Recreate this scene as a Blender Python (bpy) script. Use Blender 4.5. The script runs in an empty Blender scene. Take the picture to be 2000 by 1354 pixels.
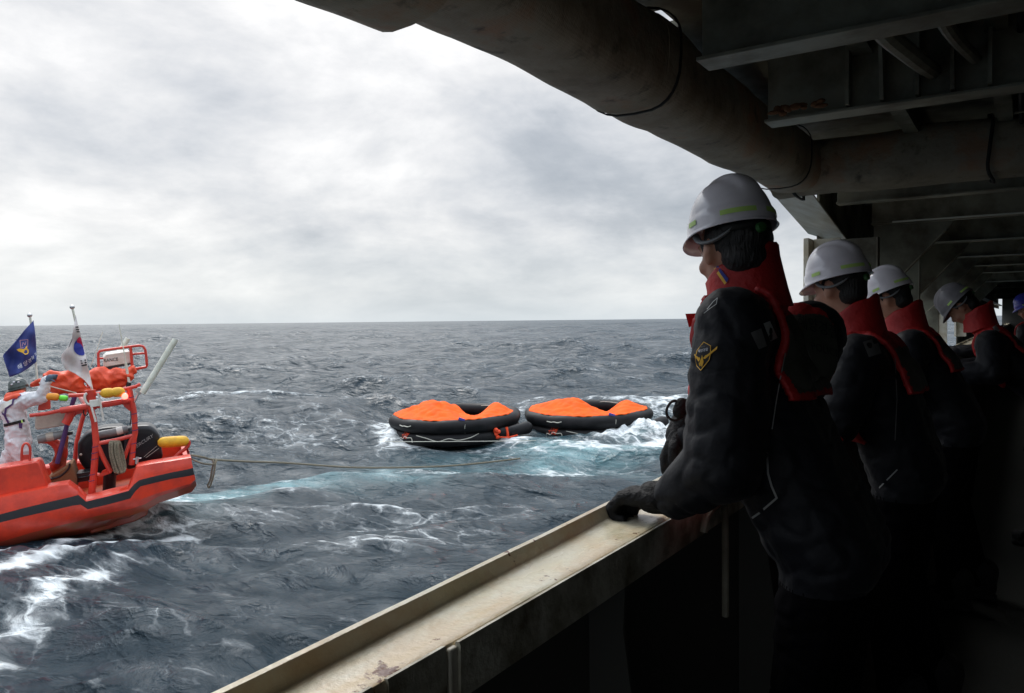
import bpy, bmesh, math, random
import numpy as np
from mathutils import Vector, Matrix, noise
from mathutils.bvhtree import BVHTree
rad = math.radians
S = bpy.context.scene
COL = S.collection
random.seed(7)

# ------------------------------------------------------------------ camera
EYE = 3.0                                    # eye height above mean sea level
FPX, CX, CY = 1520.0, 1000.0, 677.0
_yaw = math.atan(1000 / FPX); _pit = -math.atan(51 / FPX); _rol = math.atan(14 / 1350)
CAMP = Vector((0, 0, EYE))
FW = Vector((-math.sin(_yaw) * math.cos(_pit), math.cos(_yaw) * math.cos(_pit), math.sin(_pit)))
RT0 = Vector((math.cos(_yaw), math.sin(_yaw), 0)); UP0 = RT0.cross(FW)
RT = RT0 * math.cos(_rol) - UP0 * math.sin(_rol)
UP = UP0 * math.cos(_rol) + RT0 * math.sin(_rol)
RH = RT0.copy(); FH = Vector((-math.sin(_yaw), math.cos(_yaw), 0))
cam_d = bpy.data.cameras.new('camera'); cam = bpy.data.objects.new('camera', cam_d); COL.objects.link(cam)
M = Matrix((RT, UP, -FW)).transposed().to_4x4(); M.translation = CAMP
cam.matrix_world = M
cam_d.sensor_width = 36; cam_d.lens = FPX / 2000 * 36; cam_d.clip_start = 0.05; cam_d.clip_end = 30000
S.camera = cam
def ray(px, py): return FW + RT * ((px - CX) / FPX) - UP * ((py - CY) / FPX)
def at(px, py, d): return CAMP + ray(px, py) * d
def on_plane(px, py, ax, v):
    r = ray(px, py); return CAMP + r * ((v - CAMP[ax]) / r[ax])

# ------------------------------------------------------------------ world, sun, exposure
SUN_EL, SUN_PX = rad(50), 150
_sd = ray(SUN_PX, 600); SUN_AZ = math.atan2(_sd.x, _sd.y)          # clockwise from +Y
W = bpy.data.worlds.new('World'); S.world = W; W.use_nodes = True
nt = W.node_tree; nt.nodes.clear()
def N(t, typ, **kw):
    n = t.nodes.new(typ)
    for k, v in kw.items():
        if k == 'inp':
            for kk, vv in v.items(): n.inputs[kk].default_value = vv
        else: setattr(n, k, v)
    return n
def L(t, a, ao, b, bi): t.links.new(a.outputs[ao], b.inputs[bi])
def ramp(t, stops, interp='LINEAR'):
    r = N(t, 'ShaderNodeValToRGB'); e = r.color_ramp.elements; r.color_ramp.interpolation = interp
    while len(e) < len(stops): e.new(0.5)
    for i, (p, c) in enumerate(stops):
        e[i].position = p; e[i].color = (c, c, c, 1) if not isinstance(c, tuple) else (*c, 1)
    return r
def mth(t, op, a=None, b=None, c=None, clamp=False):
    n = N(t, 'ShaderNodeMath', operation=op, use_clamp=clamp)
    for i, v in enumerate((a, b, c)):
        if v is None: continue
        if isinstance(v, (int, float)): n.inputs[i].default_value = v
        else: t.links.new(v, n.inputs[i])
    return n.outputs[0]
def mixc(t, f, a, b, blend='MIX'):
    n = N(t, 'ShaderNodeMix', data_type='RGBA', blend_type=blend)
    for i, v in ((0, f), (6, a), (7, b)):
        if isinstance(v, (int, float)): n.inputs[i].default_value = v
        elif isinstance(v, tuple): n.inputs[i].default_value = (*v, 1)
        else: t.links.new(v, n.inputs[i])
    return n.outputs[2]
sky = N(nt, 'ShaderNodeTexSky', sky_type='NISHITA', sun_disc=False, sun_elevation=SUN_EL, sun_rotation=SUN_AZ, air_density=1.0, dust_density=2.0)
tc = N(nt, 'ShaderNodeTexCoord'); sx = N(nt, 'ShaderNodeSeparateXYZ'); L(nt, tc, 'Generated', sx, 0)
zc = mth(nt, 'ADD', mth(nt, 'MAXIMUM', sx.outputs[2], 0.0), 0.30)
cb = N(nt, 'ShaderNodeCombineXYZ')
nt.links.new(mth(nt, 'DIVIDE', sx.outputs[0], zc), cb.inputs[0]); nt.links.new(mth(nt, 'DIVIDE', sx.outputs[1], zc), cb.inputs[1])
mp = N(nt, 'ShaderNodeMapping'); L(nt, cb, 0, mp, 0)
mp.inputs['Rotation'].default_value = (0, 0, -_yaw); mp.inputs['Location'].default_value = (2.3, 4.1, 0)
mp.inputs['Scale'].default_value = (0.85, 0.85, 1)
n1 = N(nt, 'ShaderNodeTexNoise', inp={'Scale': 1.9, 'Detail': 8.0, 'Roughness': 0.60, 'Distortion': 0.35}); L(nt, mp, 0, n1, 0)
n2 = N(nt, 'ShaderNodeTexNoise', inp={'Scale': 0.45, 'Detail': 3.0, 'Roughness': 0.5, 'Distortion': 0.2}); L(nt, mp, 0, n2, 0)
mp3 = N(nt, 'ShaderNodeMapping'); L(nt, tc, 'Generated', mp3, 0); mp3.inputs['Scale'].default_value = (1, 1, 2.2)
n3 = N(nt, 'ShaderNodeTexNoise', inp={'Scale': 3.4, 'Detail': 8.0, 'Roughness': 0.58, 'Distortion': 0.25}); L(nt, mp3, 0, n3, 0)
cl = mth(nt, 'ADD', mth(nt, 'ADD', mth(nt, 'MULTIPLY', n1.outputs[0], 0.28), mth(nt, 'MULTIPLY', n2.outputs[0], 0.22)), mth(nt, 'MULTIPLY', n3.outputs[0], 0.5))
# thin bright cloud round the hidden sun
gd = (at(430, 70, 1.0) - CAMP).normalized()
dt = N(nt, 'ShaderNodeVectorMath', operation='DOT_PRODUCT'); L(nt, tc, 'Generated', dt, 0); dt.inputs[1].default_value = gd
glow = ramp(nt, [(0.86, 0.0), (0.95, 0.35), (1.0, 1.0)]); L(nt, dt, 'Value', glow, 0)
cl2 = mth(nt, 'ADD', cl, mth(nt, 'MULTIPLY', glow.outputs[0], 0.13))
ccol = ramp(nt, [(0.42, (0.37, 0.405, 0.45)), (0.475, (0.465, 0.495, 0.535)), (0.525, (0.60, 0.62, 0.65)), (0.58, (0.745, 0.75, 0.76)), (0.66, (0.96, 0.95, 0.94))])
nt.links.new(cl2, ccol.inputs[0])
# paler veil of distant air just over the horizon
hz = ramp(nt, [(0.0, 1.0), (0.035, 0.55), (0.12, 0.0)]); nt.links.new(sx.outputs[2], hz.inputs[0])
c3 = mixc(nt, mth(nt, 'MULTIPLY', hz.outputs[0], 0.75), ccol.outputs[0], (0.66, 0.73, 0.77))
# an overcast dome is brighter high up, out of frame, than at the horizon
zg = ramp(nt, [(0.36, (1.0, 1.0, 1.0)), (0.58, (2.8, 2.9, 3.0)), (1.0, (3.1, 3.25, 3.45))]); nt.links.new(sx.outputs[2], zg.inputs[0])
c3 = mixc(nt, 1.0, c3, zg.outputs[0], 'MULTIPLY')
scl = N(nt, 'ShaderNodeVectorMath', operation='SCALE'); nt.links.new(c3, scl.inputs[0]); scl.inputs['Scale'].default_value = 8.3
fin = mixc(nt, 0.93, sky.outputs[0], scl.outputs[0])
bg = N(nt, 'ShaderNodeBackground', inp={'Strength': 0.1}); nt.links.new(fin, bg.inputs[0])
wo = N(nt, 'ShaderNodeOutputWorld'); L(nt, bg, 0, wo, 0)
sl = bpy.data.lights.new('sun', 'SUN'); sl.energy = 1.5; sl.angle = rad(28); sl.color = (1.0, 0.96, 0.9)
so = bpy.data.objects.new('sun', sl); COL.objects.link(so); so.location = (-20, 20, 30)
_dir = Vector((math.sin(SUN_AZ) * math.cos(SUN_EL), math.cos(SUN_AZ) * math.cos(SUN_EL), math.sin(SUN_EL)))
so.rotation_euler = _dir.to_track_quat('Z', 'Y').to_euler()
S.view_settings.view_transform = 'Standard'; S.view_settings.look = 'None'
S.view_settings.exposure = 0.45; S.view_settings.gamma = 1.0
S.render.engine = 'CYCLES'
S.cycles.max_bounces = 8; S.cycles.diffuse_bounces = 3; S.cycles.glossy_bounces = 3
S.cycles.use_denoising = True

# ------------------------------------------------------------------ materials
def mat(name, col, rough=0.5, metal=0.0, col2=None, nscale=6.0, nlo=0.4, nhi=0.65, bump=0.0, bscale=60.0, spec=0.5, emit=None, stretch=None, coat=0.0, sheen=0.0, detail=5.0, rvar=0.0):
    m = bpy.data.materials.new(name); m.use_nodes = True; t = m.node_tree; t.nodes.clear()
    b = N(t, 'ShaderNodeBsdfPrincipled'); o = N(t, 'ShaderNodeOutputMaterial'); L(t, b, 0, o, 0)
    b.inputs['Base Color'].default_value = (*col, 1); b.inputs['Roughness'].default_value = rough
    b.inputs['Metallic'].default_value = metal; b.inputs['Specular IOR Level'].default_value = spec
    if coat: b.inputs['Coat Weight'].default_value = coat
    if sheen: b.inputs['Sheen Weight'].default_value = sheen
    c = N(t, 'ShaderNodeTexCoord'); mp = N(t, 'ShaderNodeMapping'); L(t, c, 'Object', mp, 0)
    if stretch: mp.inputs['Scale'].default_value = stretch
    if col2 or rvar:
        n = N(t, 'ShaderNodeTexNoise', inp={'Scale': nscale, 'Detail': detail, 'Roughness': 0.6}); L(t, mp, 0, n, 0)
        r = ramp(t, [(nlo, 0.0), (nhi, 1.0)]); L(t, n, 0, r, 0)
        if col2: t.links.new(mixc(t, r.outputs[0], col, col2), b.inputs['Base Color'])
        if rvar: t.links.new(mth(t, 'ADD', rough, mth(t, 'MULTIPLY', r.outputs[0], rvar)), b.inputs['Roughness'])
    if bump:
        n = N(t, 'ShaderNodeTexNoise', inp={'Scale': bscale, 'Detail': 4.0, 'Roughness': 0.6}); L(t, mp, 0, n, 0)
        bm_ = N(t, 'ShaderNodeBump', inp={'Strength': bump, 'Distance': 0.02}); L(t, n, 0, bm_, 'Height'); L(t, bm_, 0, b, 'Normal')
    if emit:
        b.inputs['Emission Color'].default_value = (*emit[0], 1); b.inputs['Emission Strength'].default_value = emit[1]
    m.diffuse_color = (*col, 1)
    return m

MAT = dict(
    steel=mat('dark_grey_green_paint', (0.20, 0.20, 0.155), 0.45, col2=(0.07, 0.06, 0.04), nscale=3, bump=0.25, bscale=14, rvar=0.2),
    steel2=mat('pale_overhead_paint', (0.34, 0.33, 0.26), 0.4, col2=(0.12, 0.10, 0.07), nscale=3, bump=0.25, bscale=14, rvar=0.2),
    cream=mat('cream_paint', (0.66, 0.63, 0.54), 0.4, col2=(0.48, 0.42, 0.30), nscale=5, bump=0.2, bscale=20),
    deck=mat('dark_deck_paint', (0.018, 0.02, 0.018), 0.5, bump=0.2, bscale=80),
    wall=mat('superstructure_paint', (0.08, 0.08, 0.072), 0.6, bump=0.1, bscale=8),
    hullgrey=mat('ship_side_paint', (0.6, 0.6, 0.58), 0.4, col2=(0.45, 0.42, 0.36), nscale=2),
    strap=mat('black_band', (0.01, 0.01, 0.01), 0.7),
    bright=mat('edge_highlight', (0.7, 0.72, 0.66), 0.25),  # light caught on the far beam flanges, put into the colour
    orange=mat('boat_orange_paint', (0.74, 0.050, 0.018), 0.34, col2=(0.56, 0.036, 0.015), nscale=3.4, nlo=0.42, nhi=0.6, detail=9.0, rvar=0.25, coat=0.3, bump=0.05, bscale=6),
    orange_low=mat('boat_bottom_paint', (0.42, 0.05, 0.03), 0.3, col2=(0.28, 0.08, 0.02), nscale=5, nlo=0.35, nhi=0.7, coat=0.5),
    frame=mat('frame_red_paint', (0.66, 0.055, 0.03), 0.35, col2=(0.50, 0.03, 0.02), nscale=5, coat=0.3),
    stripe=mat('boat_black_stripe', (0.02, 0.02, 0.024), 0.45, bump=0.1, bscale=30),
    blk=mat('black_plastic', (0.012, 0.013, 0.016), 0.3, bump=0.05, bscale=10),
    cowl=mat('black_gloss_cowling', (0.010, 0.011, 0.015), 0.34, coat=0.12, spec=0.35),
    white=mat('white_plastic', (0.72, 0.71, 0.66), 0.4, col2=(0.6, 0.58, 0.5), nscale=8),
    tube=mat('cream_white_tube', (0.68, 0.69, 0.6), 0.45, col2=(0.55, 0.55, 0.45), nscale=9),
    metal=mat('steel_metal', (0.5, 0.5, 0.5), 0.35, metal=0.8),
    canvas=mat('orange_canvas', (0.78, 0.09, 0.028), 0.55, col2=(0.62, 0.06, 0.02), nscale=6, bump=0.35, bscale=14),
    yellow=mat('yellow_foam', (0.78, 0.44, 0.02), 0.6, col2=(0.62, 0.33, 0.02), nscale=12, bump=0.3, bscale=40),
    amber=mat('amber_foam', (0.75, 0.28, 0.02), 0.6, bump=0.2, bscale=30),
    lime=mat('lime_reflective', (0.55, 0.80, 0.22), 0.4),
    green=mat('green_float', (0.16, 0.75, 0.05), 0.5),
    beige=mat('beige_roll', (0.46, 0.41, 0.34), 0.7, col2=(0.36, 0.32, 0.27), nscale=8, bump=0.3, bscale=30),
    gcyl=mat('grey_cylinder', (0.2, 0.21, 0.21), 0.4, col2=(0.14, 0.14, 0.14), nscale=8),
    rope=mat('manila_rope', (0.30, 0.26, 0.18), 0.85, col2=(0.16, 0.14, 0.10), nscale=60, bump=0.8, bscale=150),
    line=mat('cream_line', (0.62, 0.60, 0.52), 0.8),
    navy=mat('navy_flag_cloth', (0.025, 0.04, 0.19), 0.7, col2=(0.04, 0.06, 0.24), nscale=6),
    fwhite=mat('white_flag_cloth', (0.72, 0.68, 0.68), 0.7, col2=(0.62, 0.52, 0.48), nscale=4),
    fred=mat('flag_red', (0.62, 0.02, 0.07), 0.7), fblue=mat('flag_blue', (0.02, 0.03, 0.25), 0.7),
    fblack=mat('flag_black', (0.01, 0.01, 0.015), 0.7), gold=mat('gold_thread', (0.75, 0.42, 0.03), 0.6),
    pink=mat('flag_pink_outline', (0.5, 0.25, 0.28), 0.7),
    fwhite2=mat('flag_lettering_white', (0.75, 0.75, 0.8), 0.7),
    cover=mat('white_coverall', (0.70, 0.70, 0.72), 0.6, col2=(0.58, 0.58, 0.6), nscale=7, bump=0.7, bscale=9),
    purple=mat('purple_webbing', (0.07, 0.03, 0.13), 0.7),
    hgreen=mat('dark_green_helmet', (0.02, 0.035, 0.03), 0.3, coat=0.5),
    rubber=mat('black_raft_rubber', (0.007, 0.007, 0.008), 0.5, spec=0.22, col2=(0.018, 0.017, 0.019), nscale=3, bump=0.15, bscale=9, rvar=0.15),
    rcloth=mat('orange_raft_canopy', (0.88, 0.115, 0.006), 0.75, spec=0.15, col2=(0.78, 0.085, 0.005), nscale=3, bump=0.25, bscale=4),
    rorange=mat('orange_fitting', (0.9, 0.08, 0.02), 0.5, bump=0.4, bscale=30),
    blue=mat('blue_tab', (0.06, 0.07, 0.35), 0.6),
    helmet=mat('white_helmet_shell', (0.80, 0.77, 0.83), 0.22, col2=(0.70, 0.67, 0.73), nscale=9, coat=0.4),
    knob=mat('dark_green_knob', (0.03, 0.12, 0.03), 0.5),
    shadedhelmet=mat('shaded_helmet_shell', (0.20, 0.195, 0.215), 0.4, col2=(0.15, 0.145, 0.16), nscale=9),  # white shell standing in shade, the darkness put into its colour
    bluehelmet=mat('blue_helmet_shell', (0.05, 0.06, 0.5), 0.3),
    liner=mat('grey_harness', (0.17, 0.18, 0.19), 0.6),
    jacket=mat('navy_black_jacket', (0.0065, 0.0075, 0.0115), 0.62, col2=(0.004, 0.0048, 0.0078), nscale=6, bump=0.6, bscale=7, sheen=0.05, spec=0.25),
    trouser=mat('black_trousers', (0.003, 0.003, 0.004), 0.85, bump=0.4, bscale=8, spec=0.05),
    vest=mat('red_vest_fabric', (0.46, 0.014, 0.014), 0.6, col2=(0.36, 0.01, 0.012), nscale=9, bump=0.5, bscale=16),
    panel=mat('grey_reflective_panel', (0.06, 0.064, 0.052), 0.5),
    silver=mat('silver_piping', (0.33, 0.34, 0.34), 0.4),
    patchg=mat('grey_patch', (0.12, 0.12, 0.12), 0.6),
    skin=mat('skin', (0.43, 0.22, 0.15), 0.5, col2=(0.38, 0.18, 0.12), nscale=20, bump=0.05, bscale=120),
    hair=mat('black_hair', (0.008, 0.007, 0.007), 0.5, bump=0.6, bscale=120, stretch=(1, 1, 0.2)),
    glove=mat('black_glove', (0.010, 0.010, 0.011), 0.7, bump=0.6, bscale=60, spec=0.3),
    eye=mat('eye_white', (0.7, 0.68, 0.65), 0.2), lip=mat('lip', (0.32, 0.11, 0.09), 0.5),
    lamp=mat('lit_red_lamp', (0.9, 0.1, 0.08), 0.3, emit=((1.0, 0.16, 0.12), 3.0)),
    brown=mat('brown_rust', (0.20, 0.09, 0.04), 0.9, bump=0.6, bscale=60),
)

# ------------------------------------------------------------------ mesh helpers
class MB:
    def __init__(s): s.v = []; s.f = []; s.m = []
    def add(s, vs, fs, mi=0):
        o = len(s.v); s.v += [tuple(v) for v in vs]; s.f += [tuple(i + o for i in f) for f in fs]; s.m += [mi] * len(fs)
    def box(s, c, size, rot=None, mi=0):
        R = rot or Matrix.Identity(3); c = Vector(c); h = [x / 2 for x in size]
        vs = [c + R @ Vector((sx * h[0], sy * h[1], sz * h[2])) for sx in (-1, 1) for sy in (-1, 1) for sz in (-1, 1)]
        s.add(vs, [(0, 1, 3, 2), (4, 6, 7, 5), (0, 4, 5, 1), (2, 3, 7, 6), (0, 2, 6, 4), (1, 5, 7, 3)], mi)
    def span(s, x0, x1, y0, y1, z0, z1, mi=0): s.box(((x0 + x1) / 2, (y0 + y1) / 2, (z0 + z1) / 2), (x1 - x0, y1 - y0, z1 - z0), None, mi)
    def tube(s, pts, r, seg=10, caps=True, closed=False, flat=None, mi=0):
        P = [Vector(p) for p in pts]; n = len(P); rs = r if isinstance(r, (list, tuple)) else [r] * n
        vs = []; up = None
        for i in range(n):
            if closed: d = P[(i + 1) % n] - P[i - 1]
            else: d = P[min(i + 1, n - 1)] - P[max(i - 1, 0)]
            if d.length < 1e-9: d = Vector((0, 0, 1))
            d.normalize()
            if up is None:
                up = Vector((0, 0, 1)) if abs(d.z) < 0.95 else Vector((1, 0, 0))
            sd = d.cross(up)
            if sd.length < 1e-6: sd = d.orthogonal()
            sd.normalize(); u = sd.cross(d); up = u
            for k in range(seg):
                a = 2 * math.pi * k / seg
                vs.append(P[i] + sd * (math.cos(a) * rs[i]) + u * (math.sin(a) * rs[i] * (flat or 1)))
        fs = []
        for i in range(n if closed else n - 1):
            j = (i + 1) % n
            for k in range(seg):
                k2 = (k + 1) % seg; fs.append((i * seg + k, i * seg + k2, j * seg + k2, j * seg + k))
        if caps and not closed:
            fs.append(tuple(range(seg))[::-1]); fs.append(tuple((n - 1) * seg + k for k in range(seg)))
        s.add(vs, fs, mi)
    def cap(s, a, ra, b, rb, seg=14, sc=(1, 1, 1)):       # round-ended tapered limb
        a = Vector(a); b = Vector(b); d = (b - a); ln = d.length
        if ln < 1e-6: d = Vector((0, 0, 1))
        d.normalize(); pts = []; rr = []
        for k in range(5):
            t = k / 4 * math.pi / 2; pts.append(a - d * (ra * math.cos(t))); rr.append(max(ra * math.sin(t), 1e-4))
        for k in range(1, 5): pts.append(a.lerp(b, k / 5)); rr.append(ra + (rb - ra) * k / 5)
        for k in range(5):
            t = k / 4 * math.pi / 2; pts.append(b + d * (rb * math.sin(t))); rr.append(max(rb * math.cos(t), 1e-4))
        s.tube(pts, rr, seg)
    def ell(s, c, r, rot=None, nu=20, nv=12, mi=0):
        c = Vector(c); R = rot or Matrix.Identity(3); vs = [c + R @ Vector((0, 0, -r[2]))]
        for j in range(1, nv):
            t = math.pi * j / nv - math.pi / 2
            for i in range(nu):
                a = 2 * math.pi * i / nu
                vs.append(c + R @ Vector((r[0] * math.cos(t) * math.cos(a), r[1] * math.cos(t) * math.sin(a), r[2] * math.sin(t))))
        vs.append(c + R @ Vector((0, 0, r[2]))); fs = []
        for i in range(nu): fs.append((0, 1 + (i + 1) % nu, 1 + i))
        for j in range(nv - 2):
            for i in range(nu):
                a = 1 + j * nu + i; b = 1 + j * nu + (i + 1) % nu; fs.append((a, b, b + nu, a + nu))
        t = len(vs) - 1; o = 1 + (nv - 2) * nu
        for i in range(nu): fs.append((o + i, o + (i + 1) % nu, t))
        s.add(vs, fs, mi)
    def grid(s, rows, mi=0, closed=False):
        n = len(rows[0]); vs = [v for r in rows for v in r]; fs = []
        for i in range(len(rows) - 1):
            for j in range(n if closed else n - 1):
                k = (j + 1) % n
                fs.append((i * n + j, i * n + k, (i + 1) * n + k, (i + 1) * n + j))
        s.add(vs, fs, mi)
    def prism(s, poly, ext, mi=0):                        # 3-D polygon swept by a vector
        n = len(poly); e = Vector(ext); vs = [Vector(p) for p in poly] + [Vector(p) + e for p in poly]
        s.add(vs, [tuple(range(n))[::-1], tuple(range(n, 2 * n))] + [(i, (i + 1) % n, n + (i + 1) % n, n + i) for i in range(n)], mi)
    def lathe(s, prof, c, ax, seg=16, mi=0):
        c = Vector(c); ax = Vector(ax).normalized(); u = ax.orthogonal().normalized(); w = ax.cross(u)
        rows = [[c + ax * h + (u * math.cos(2 * math.pi * k / seg) + w * math.sin(2 * math.pi * k / seg)) * max(r, 1e-4) for k in range(seg)] for h, r in prof]
        s.grid(rows, mi, closed=True)
    def mesh(s, name, mats=(), smooth=35, fix=True):
        me = bpy.data.meshes.new(name); me.from_pydata(s.v, [], s.f)
        for m in mats: me.materials.append(m)
        me.polygons.foreach_set('material_index', s.m)
        if fix:
            bm_ = bmesh.new(); bm_.from_mesh(me); bmesh.ops.recalc_face_normals(bm_, faces=bm_.faces); bm_.to_mesh(me); bm_.free()
        me.update()
        if smooth is not None: shade(me, smooth)
        return me
def shade(me, deg):
    me.polygons.foreach_set('use_smooth', [True] * len(me.polygons))
    try: me.set_sharp_from_angle(angle=rad(deg))
    except Exception: pass
def obj(name, me, m=None, parent=None, smooth=35):
    if isinstance(me, MB): me = me.mesh(name, (m,) if m and not isinstance(m, (list, tuple)) else (m or ()), smooth)
    elif m and not me.materials: me.materials.append(m)
    o = bpy.data.objects.new(name, me); COL.objects.link(o)
    if parent: o.parent = parent
    return o
def thing(name, label, cat, group=None, mw=None):
    o = bpy.data.objects.new(name, None); COL.objects.link(o); o.empty_display_size = 0.2
    if mw is not None: o.matrix_world = mw
    o['label'] = label; o['category'] = cat
    if group: o['group'] = group
    return o
def tag(o, label, cat, group=None):
    o['label'] = label; o['category'] = cat
    if group: o['group'] = group
    return o
def bev(o, w=0.005, seg=2):
    m = o.modifiers.new('bevel', 'BEVEL'); m.width = w; m.segments = seg; m.limit_method = 'ANGLE'; return o
def baked(mb, name, mods):
    me = mb.mesh(name, (), None); o = bpy.data.objects.new(name, me); COL.objects.link(o)
    for typ, kw in mods:
        md = o.modifiers.new(typ, typ)
        for k, v in kw.items(): setattr(md, k, v)
    r = bpy.data.meshes.new_from_object(o.evaluated_get(bpy.context.evaluated_depsgraph_get()))
    bpy.data.objects.remove(o); bpy.data.meshes.remove(me); r.name = name
    return r
def push(me, fn):                                            # moves every vertex: fn(position, normal) -> position
    cs = [(v.co.copy(), v.normal.copy()) for v in me.vertices]; out = []
    for c, n in cs: out += list(fn(c, n))
    me.vertices.foreach_set('co', out); me.update()
def fused(mb, name, m, voxel, sm=6, fold=None):            # many limbs grown into one continuous skin
    me = baked(mb, name, [('REMESH', dict(mode='VOXEL', voxel_size=voxel)), ('SMOOTH', dict(factor=0.5, iterations=sm))])
    if fold:
        amp, sc = fold
        def fn(q, nm):
            f = noise.noise(Vector((q.x * sc[0], q.y * sc[1], q.z * sc[2]))) + 0.5 * noise.noise(Vector((q.x * sc[0] * 2.1 + 7, q.y * sc[1] * 2.1, q.z * sc[2] * 2.3)))
            f = abs(f) ** 0.7 * 1.6 - 0.6
            return q + nm * (amp * f)
        push(me, fn)
    me.materials.append(m); shade(me, 180)
    return me
def smooth_pts(pts, n=6, closed=False):
    P = [Vector(p) for p in pts]; out = []; c = len(P); rng = range(c if closed else c - 1)
    for i in rng:
        p1, p2 = P[i], P[(i + 1) % c]
        p0 = P[i - 1] if (closed or i > 0) else p1; p3 = P[(i + 2) % c] if (closed or i + 2 < c) else p2
        for k in range(n):
            t = k / n
            out.append(0.5 * ((2 * p1) + (p2 - p0) * t + (2 * p0 - 5 * p1 + 4 * p2 - p3) * t * t + (3 * p1 - p0 - 3 * p2 + p3) * t ** 3))
    if not closed: out.append(P[-1])
    return out
def text_polys(s, size=1.0):                               # flat glyph triangles, width-centred
    c = bpy.data.curves.new('lettering', 'FONT'); c.body = s; c.size = size; c.align_x = 'CENTER'; c.align_y = 'CENTER'; c.resolution_u = 3
    o = bpy.data.objects.new('lettering', c); COL.objects.link(o)
    me = bpy.data.meshes.new_from_object(o.evaluated_get(bpy.context.evaluated_depsgraph_get()))
    vs = [(v.co.x, v.co.y) for v in me.vertices]; fs = [tuple(p.vertices) for p in me.polygons]
    bpy.data.objects.remove(o); bpy.data.curves.remove(c); bpy.data.meshes.remove(me)
    return vs, fs

# ------------------------------------------------------------------ the sea
rng = np.random.default_rng(11)
def ground(px, py, z=0.0):
    p = on_plane(px, py, 2, z); return np.array([p.x, p.y])
WAVES = []
for i in range(150):
    Lw = 0.28 * (26 / 0.28) ** ((i + 0.5) / 150) * rng.uniform(0.93, 1.07)
    th = rad(292) + rng.normal(0, 0.55 if Lw < 6 else 0.36)            # swell rolls in from the open sea
    a = 0.0082 * Lw if Lw < 2.2 else (0.0082 * 2.2 * (Lw / 2.2) ** 0.45) * (1.0 if Lw < 7 else 1.7)
    if Lw < 1.0: a *= 0.8
    WAVES.append((Lw, th, a * rng.uniform(0.6, 1.3), rng.uniform(0, 6.283)))
def waves(x, y, cell):
    z = np.zeros_like(x); dx = np.zeros_like(x); dy = np.zeros_like(x); sl_ = np.zeros_like(x)
    for Lw, th, a, ph in WAVES:
        w = np.clip((Lw / cell - 2.2) / 2.5, 0, 1)
        ok = w > 0
        if not ok.any(): continue
        k = 2 * math.pi / Lw; c, s_ = math.cos(th), math.sin(th)
        q = k * (x * c + y * s_) + ph; A = a * w
        sn = np.sin(q); cs = np.cos(q)
        z += A * cs; dx -= A * c * sn * 0.9; dy -= A * s_ * sn * 0.9; sl_ += A * k * cs
    return z, dx, dy, sl_
NA, NB = 880, 120
ang = np.concatenate([np.linspace(rad(-6), rad(76), NA, endpoint=False), np.linspace(rad(76), rad(354), NB, endpoint=False)])
rr = [1.2]
while rr[-1] < 12000: rr.append(rr[-1] * (1.06 if rr[-1] < 4 else 1.0068 if rr[-1] < 90 else 1.011))
rr = np.array(rr); NR = len(rr); NC = NA + NB
AA, RR = np.meshgrid(ang, rr)
X = -np.sin(AA) * RR; Y = np.cos(AA) * RR
cell = RR * 0.0068; cell[:, NA:] = RR[:, NA:] * 0.04
Z, DX, DY, SL = waves(X, Y, cell)
def loc_z(p, c=0.05): return waves(np.array([p[0]]), np.array([p[1]]), np.array([c]))[0][0]
BOAT_C = np.array(at(150, 930, 11.4))[:2]
R1P = at(891, 840, 20.75); R2P = at(1149, 840, 21.35)
def settle(p, target, r):                                    # lets the local swell carry the floating thing
    global Z
    near = ((X - p[0]) ** 2 + (Y - p[1]) ** 2) < (r * 0.8) ** 2
    near[:, NA:] = False
    b = target - Z[near].mean()
    g = np.exp(-((X - p[0]) ** 2 + (Y - p[1]) ** 2) / (2 * r * r)); Z += b * g
    return b
settle(BOAT_C, 0.10, 2.2); settle(R1P, 0.0, 1.8); settle(R2P, 0.02, 1.8)
foam = np.zeros_like(X); aer = np.zeros_like(X)
RHn = np.array(RH)[:2]; FHn = np.array(FH)[:2]
U_ = X * RHn[0] + Y * RHn[1]; V_ = X * FHn[0] + Y * FHn[1]
def uv(px, py): g = ground(px, py); return g @ RHn, g @ FHn
def blob_(arr, px, py, su, sv, k):
    u, v = uv(px, py); np.maximum(arr, k * np.exp(-((U_ - u) / su) ** 2 - ((V_ - v) / sv) ** 2), out=arr)
def band(arr, pts, wu, k, soft=1.0):
    P = [uv(*p) for p in pts]
    best = np.full_like(X, 1e9)
    for (a, b), (c, d) in zip(P[:-1], P[1:]):
        ex, ey = c - a, d - b; l2 = ex * ex + ey * ey
        t = np.clip(((U_ - a) * ex + (V_ - b) * ey) / l2, 0, 1)
        np.minimum(best, (U_ - a - t * ex) ** 2 + (V_ - b - t * ey) ** 2, out=best)
    np.maximum(arr, k * np.exp(-best / (wu * wu)), out=arr)
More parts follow.
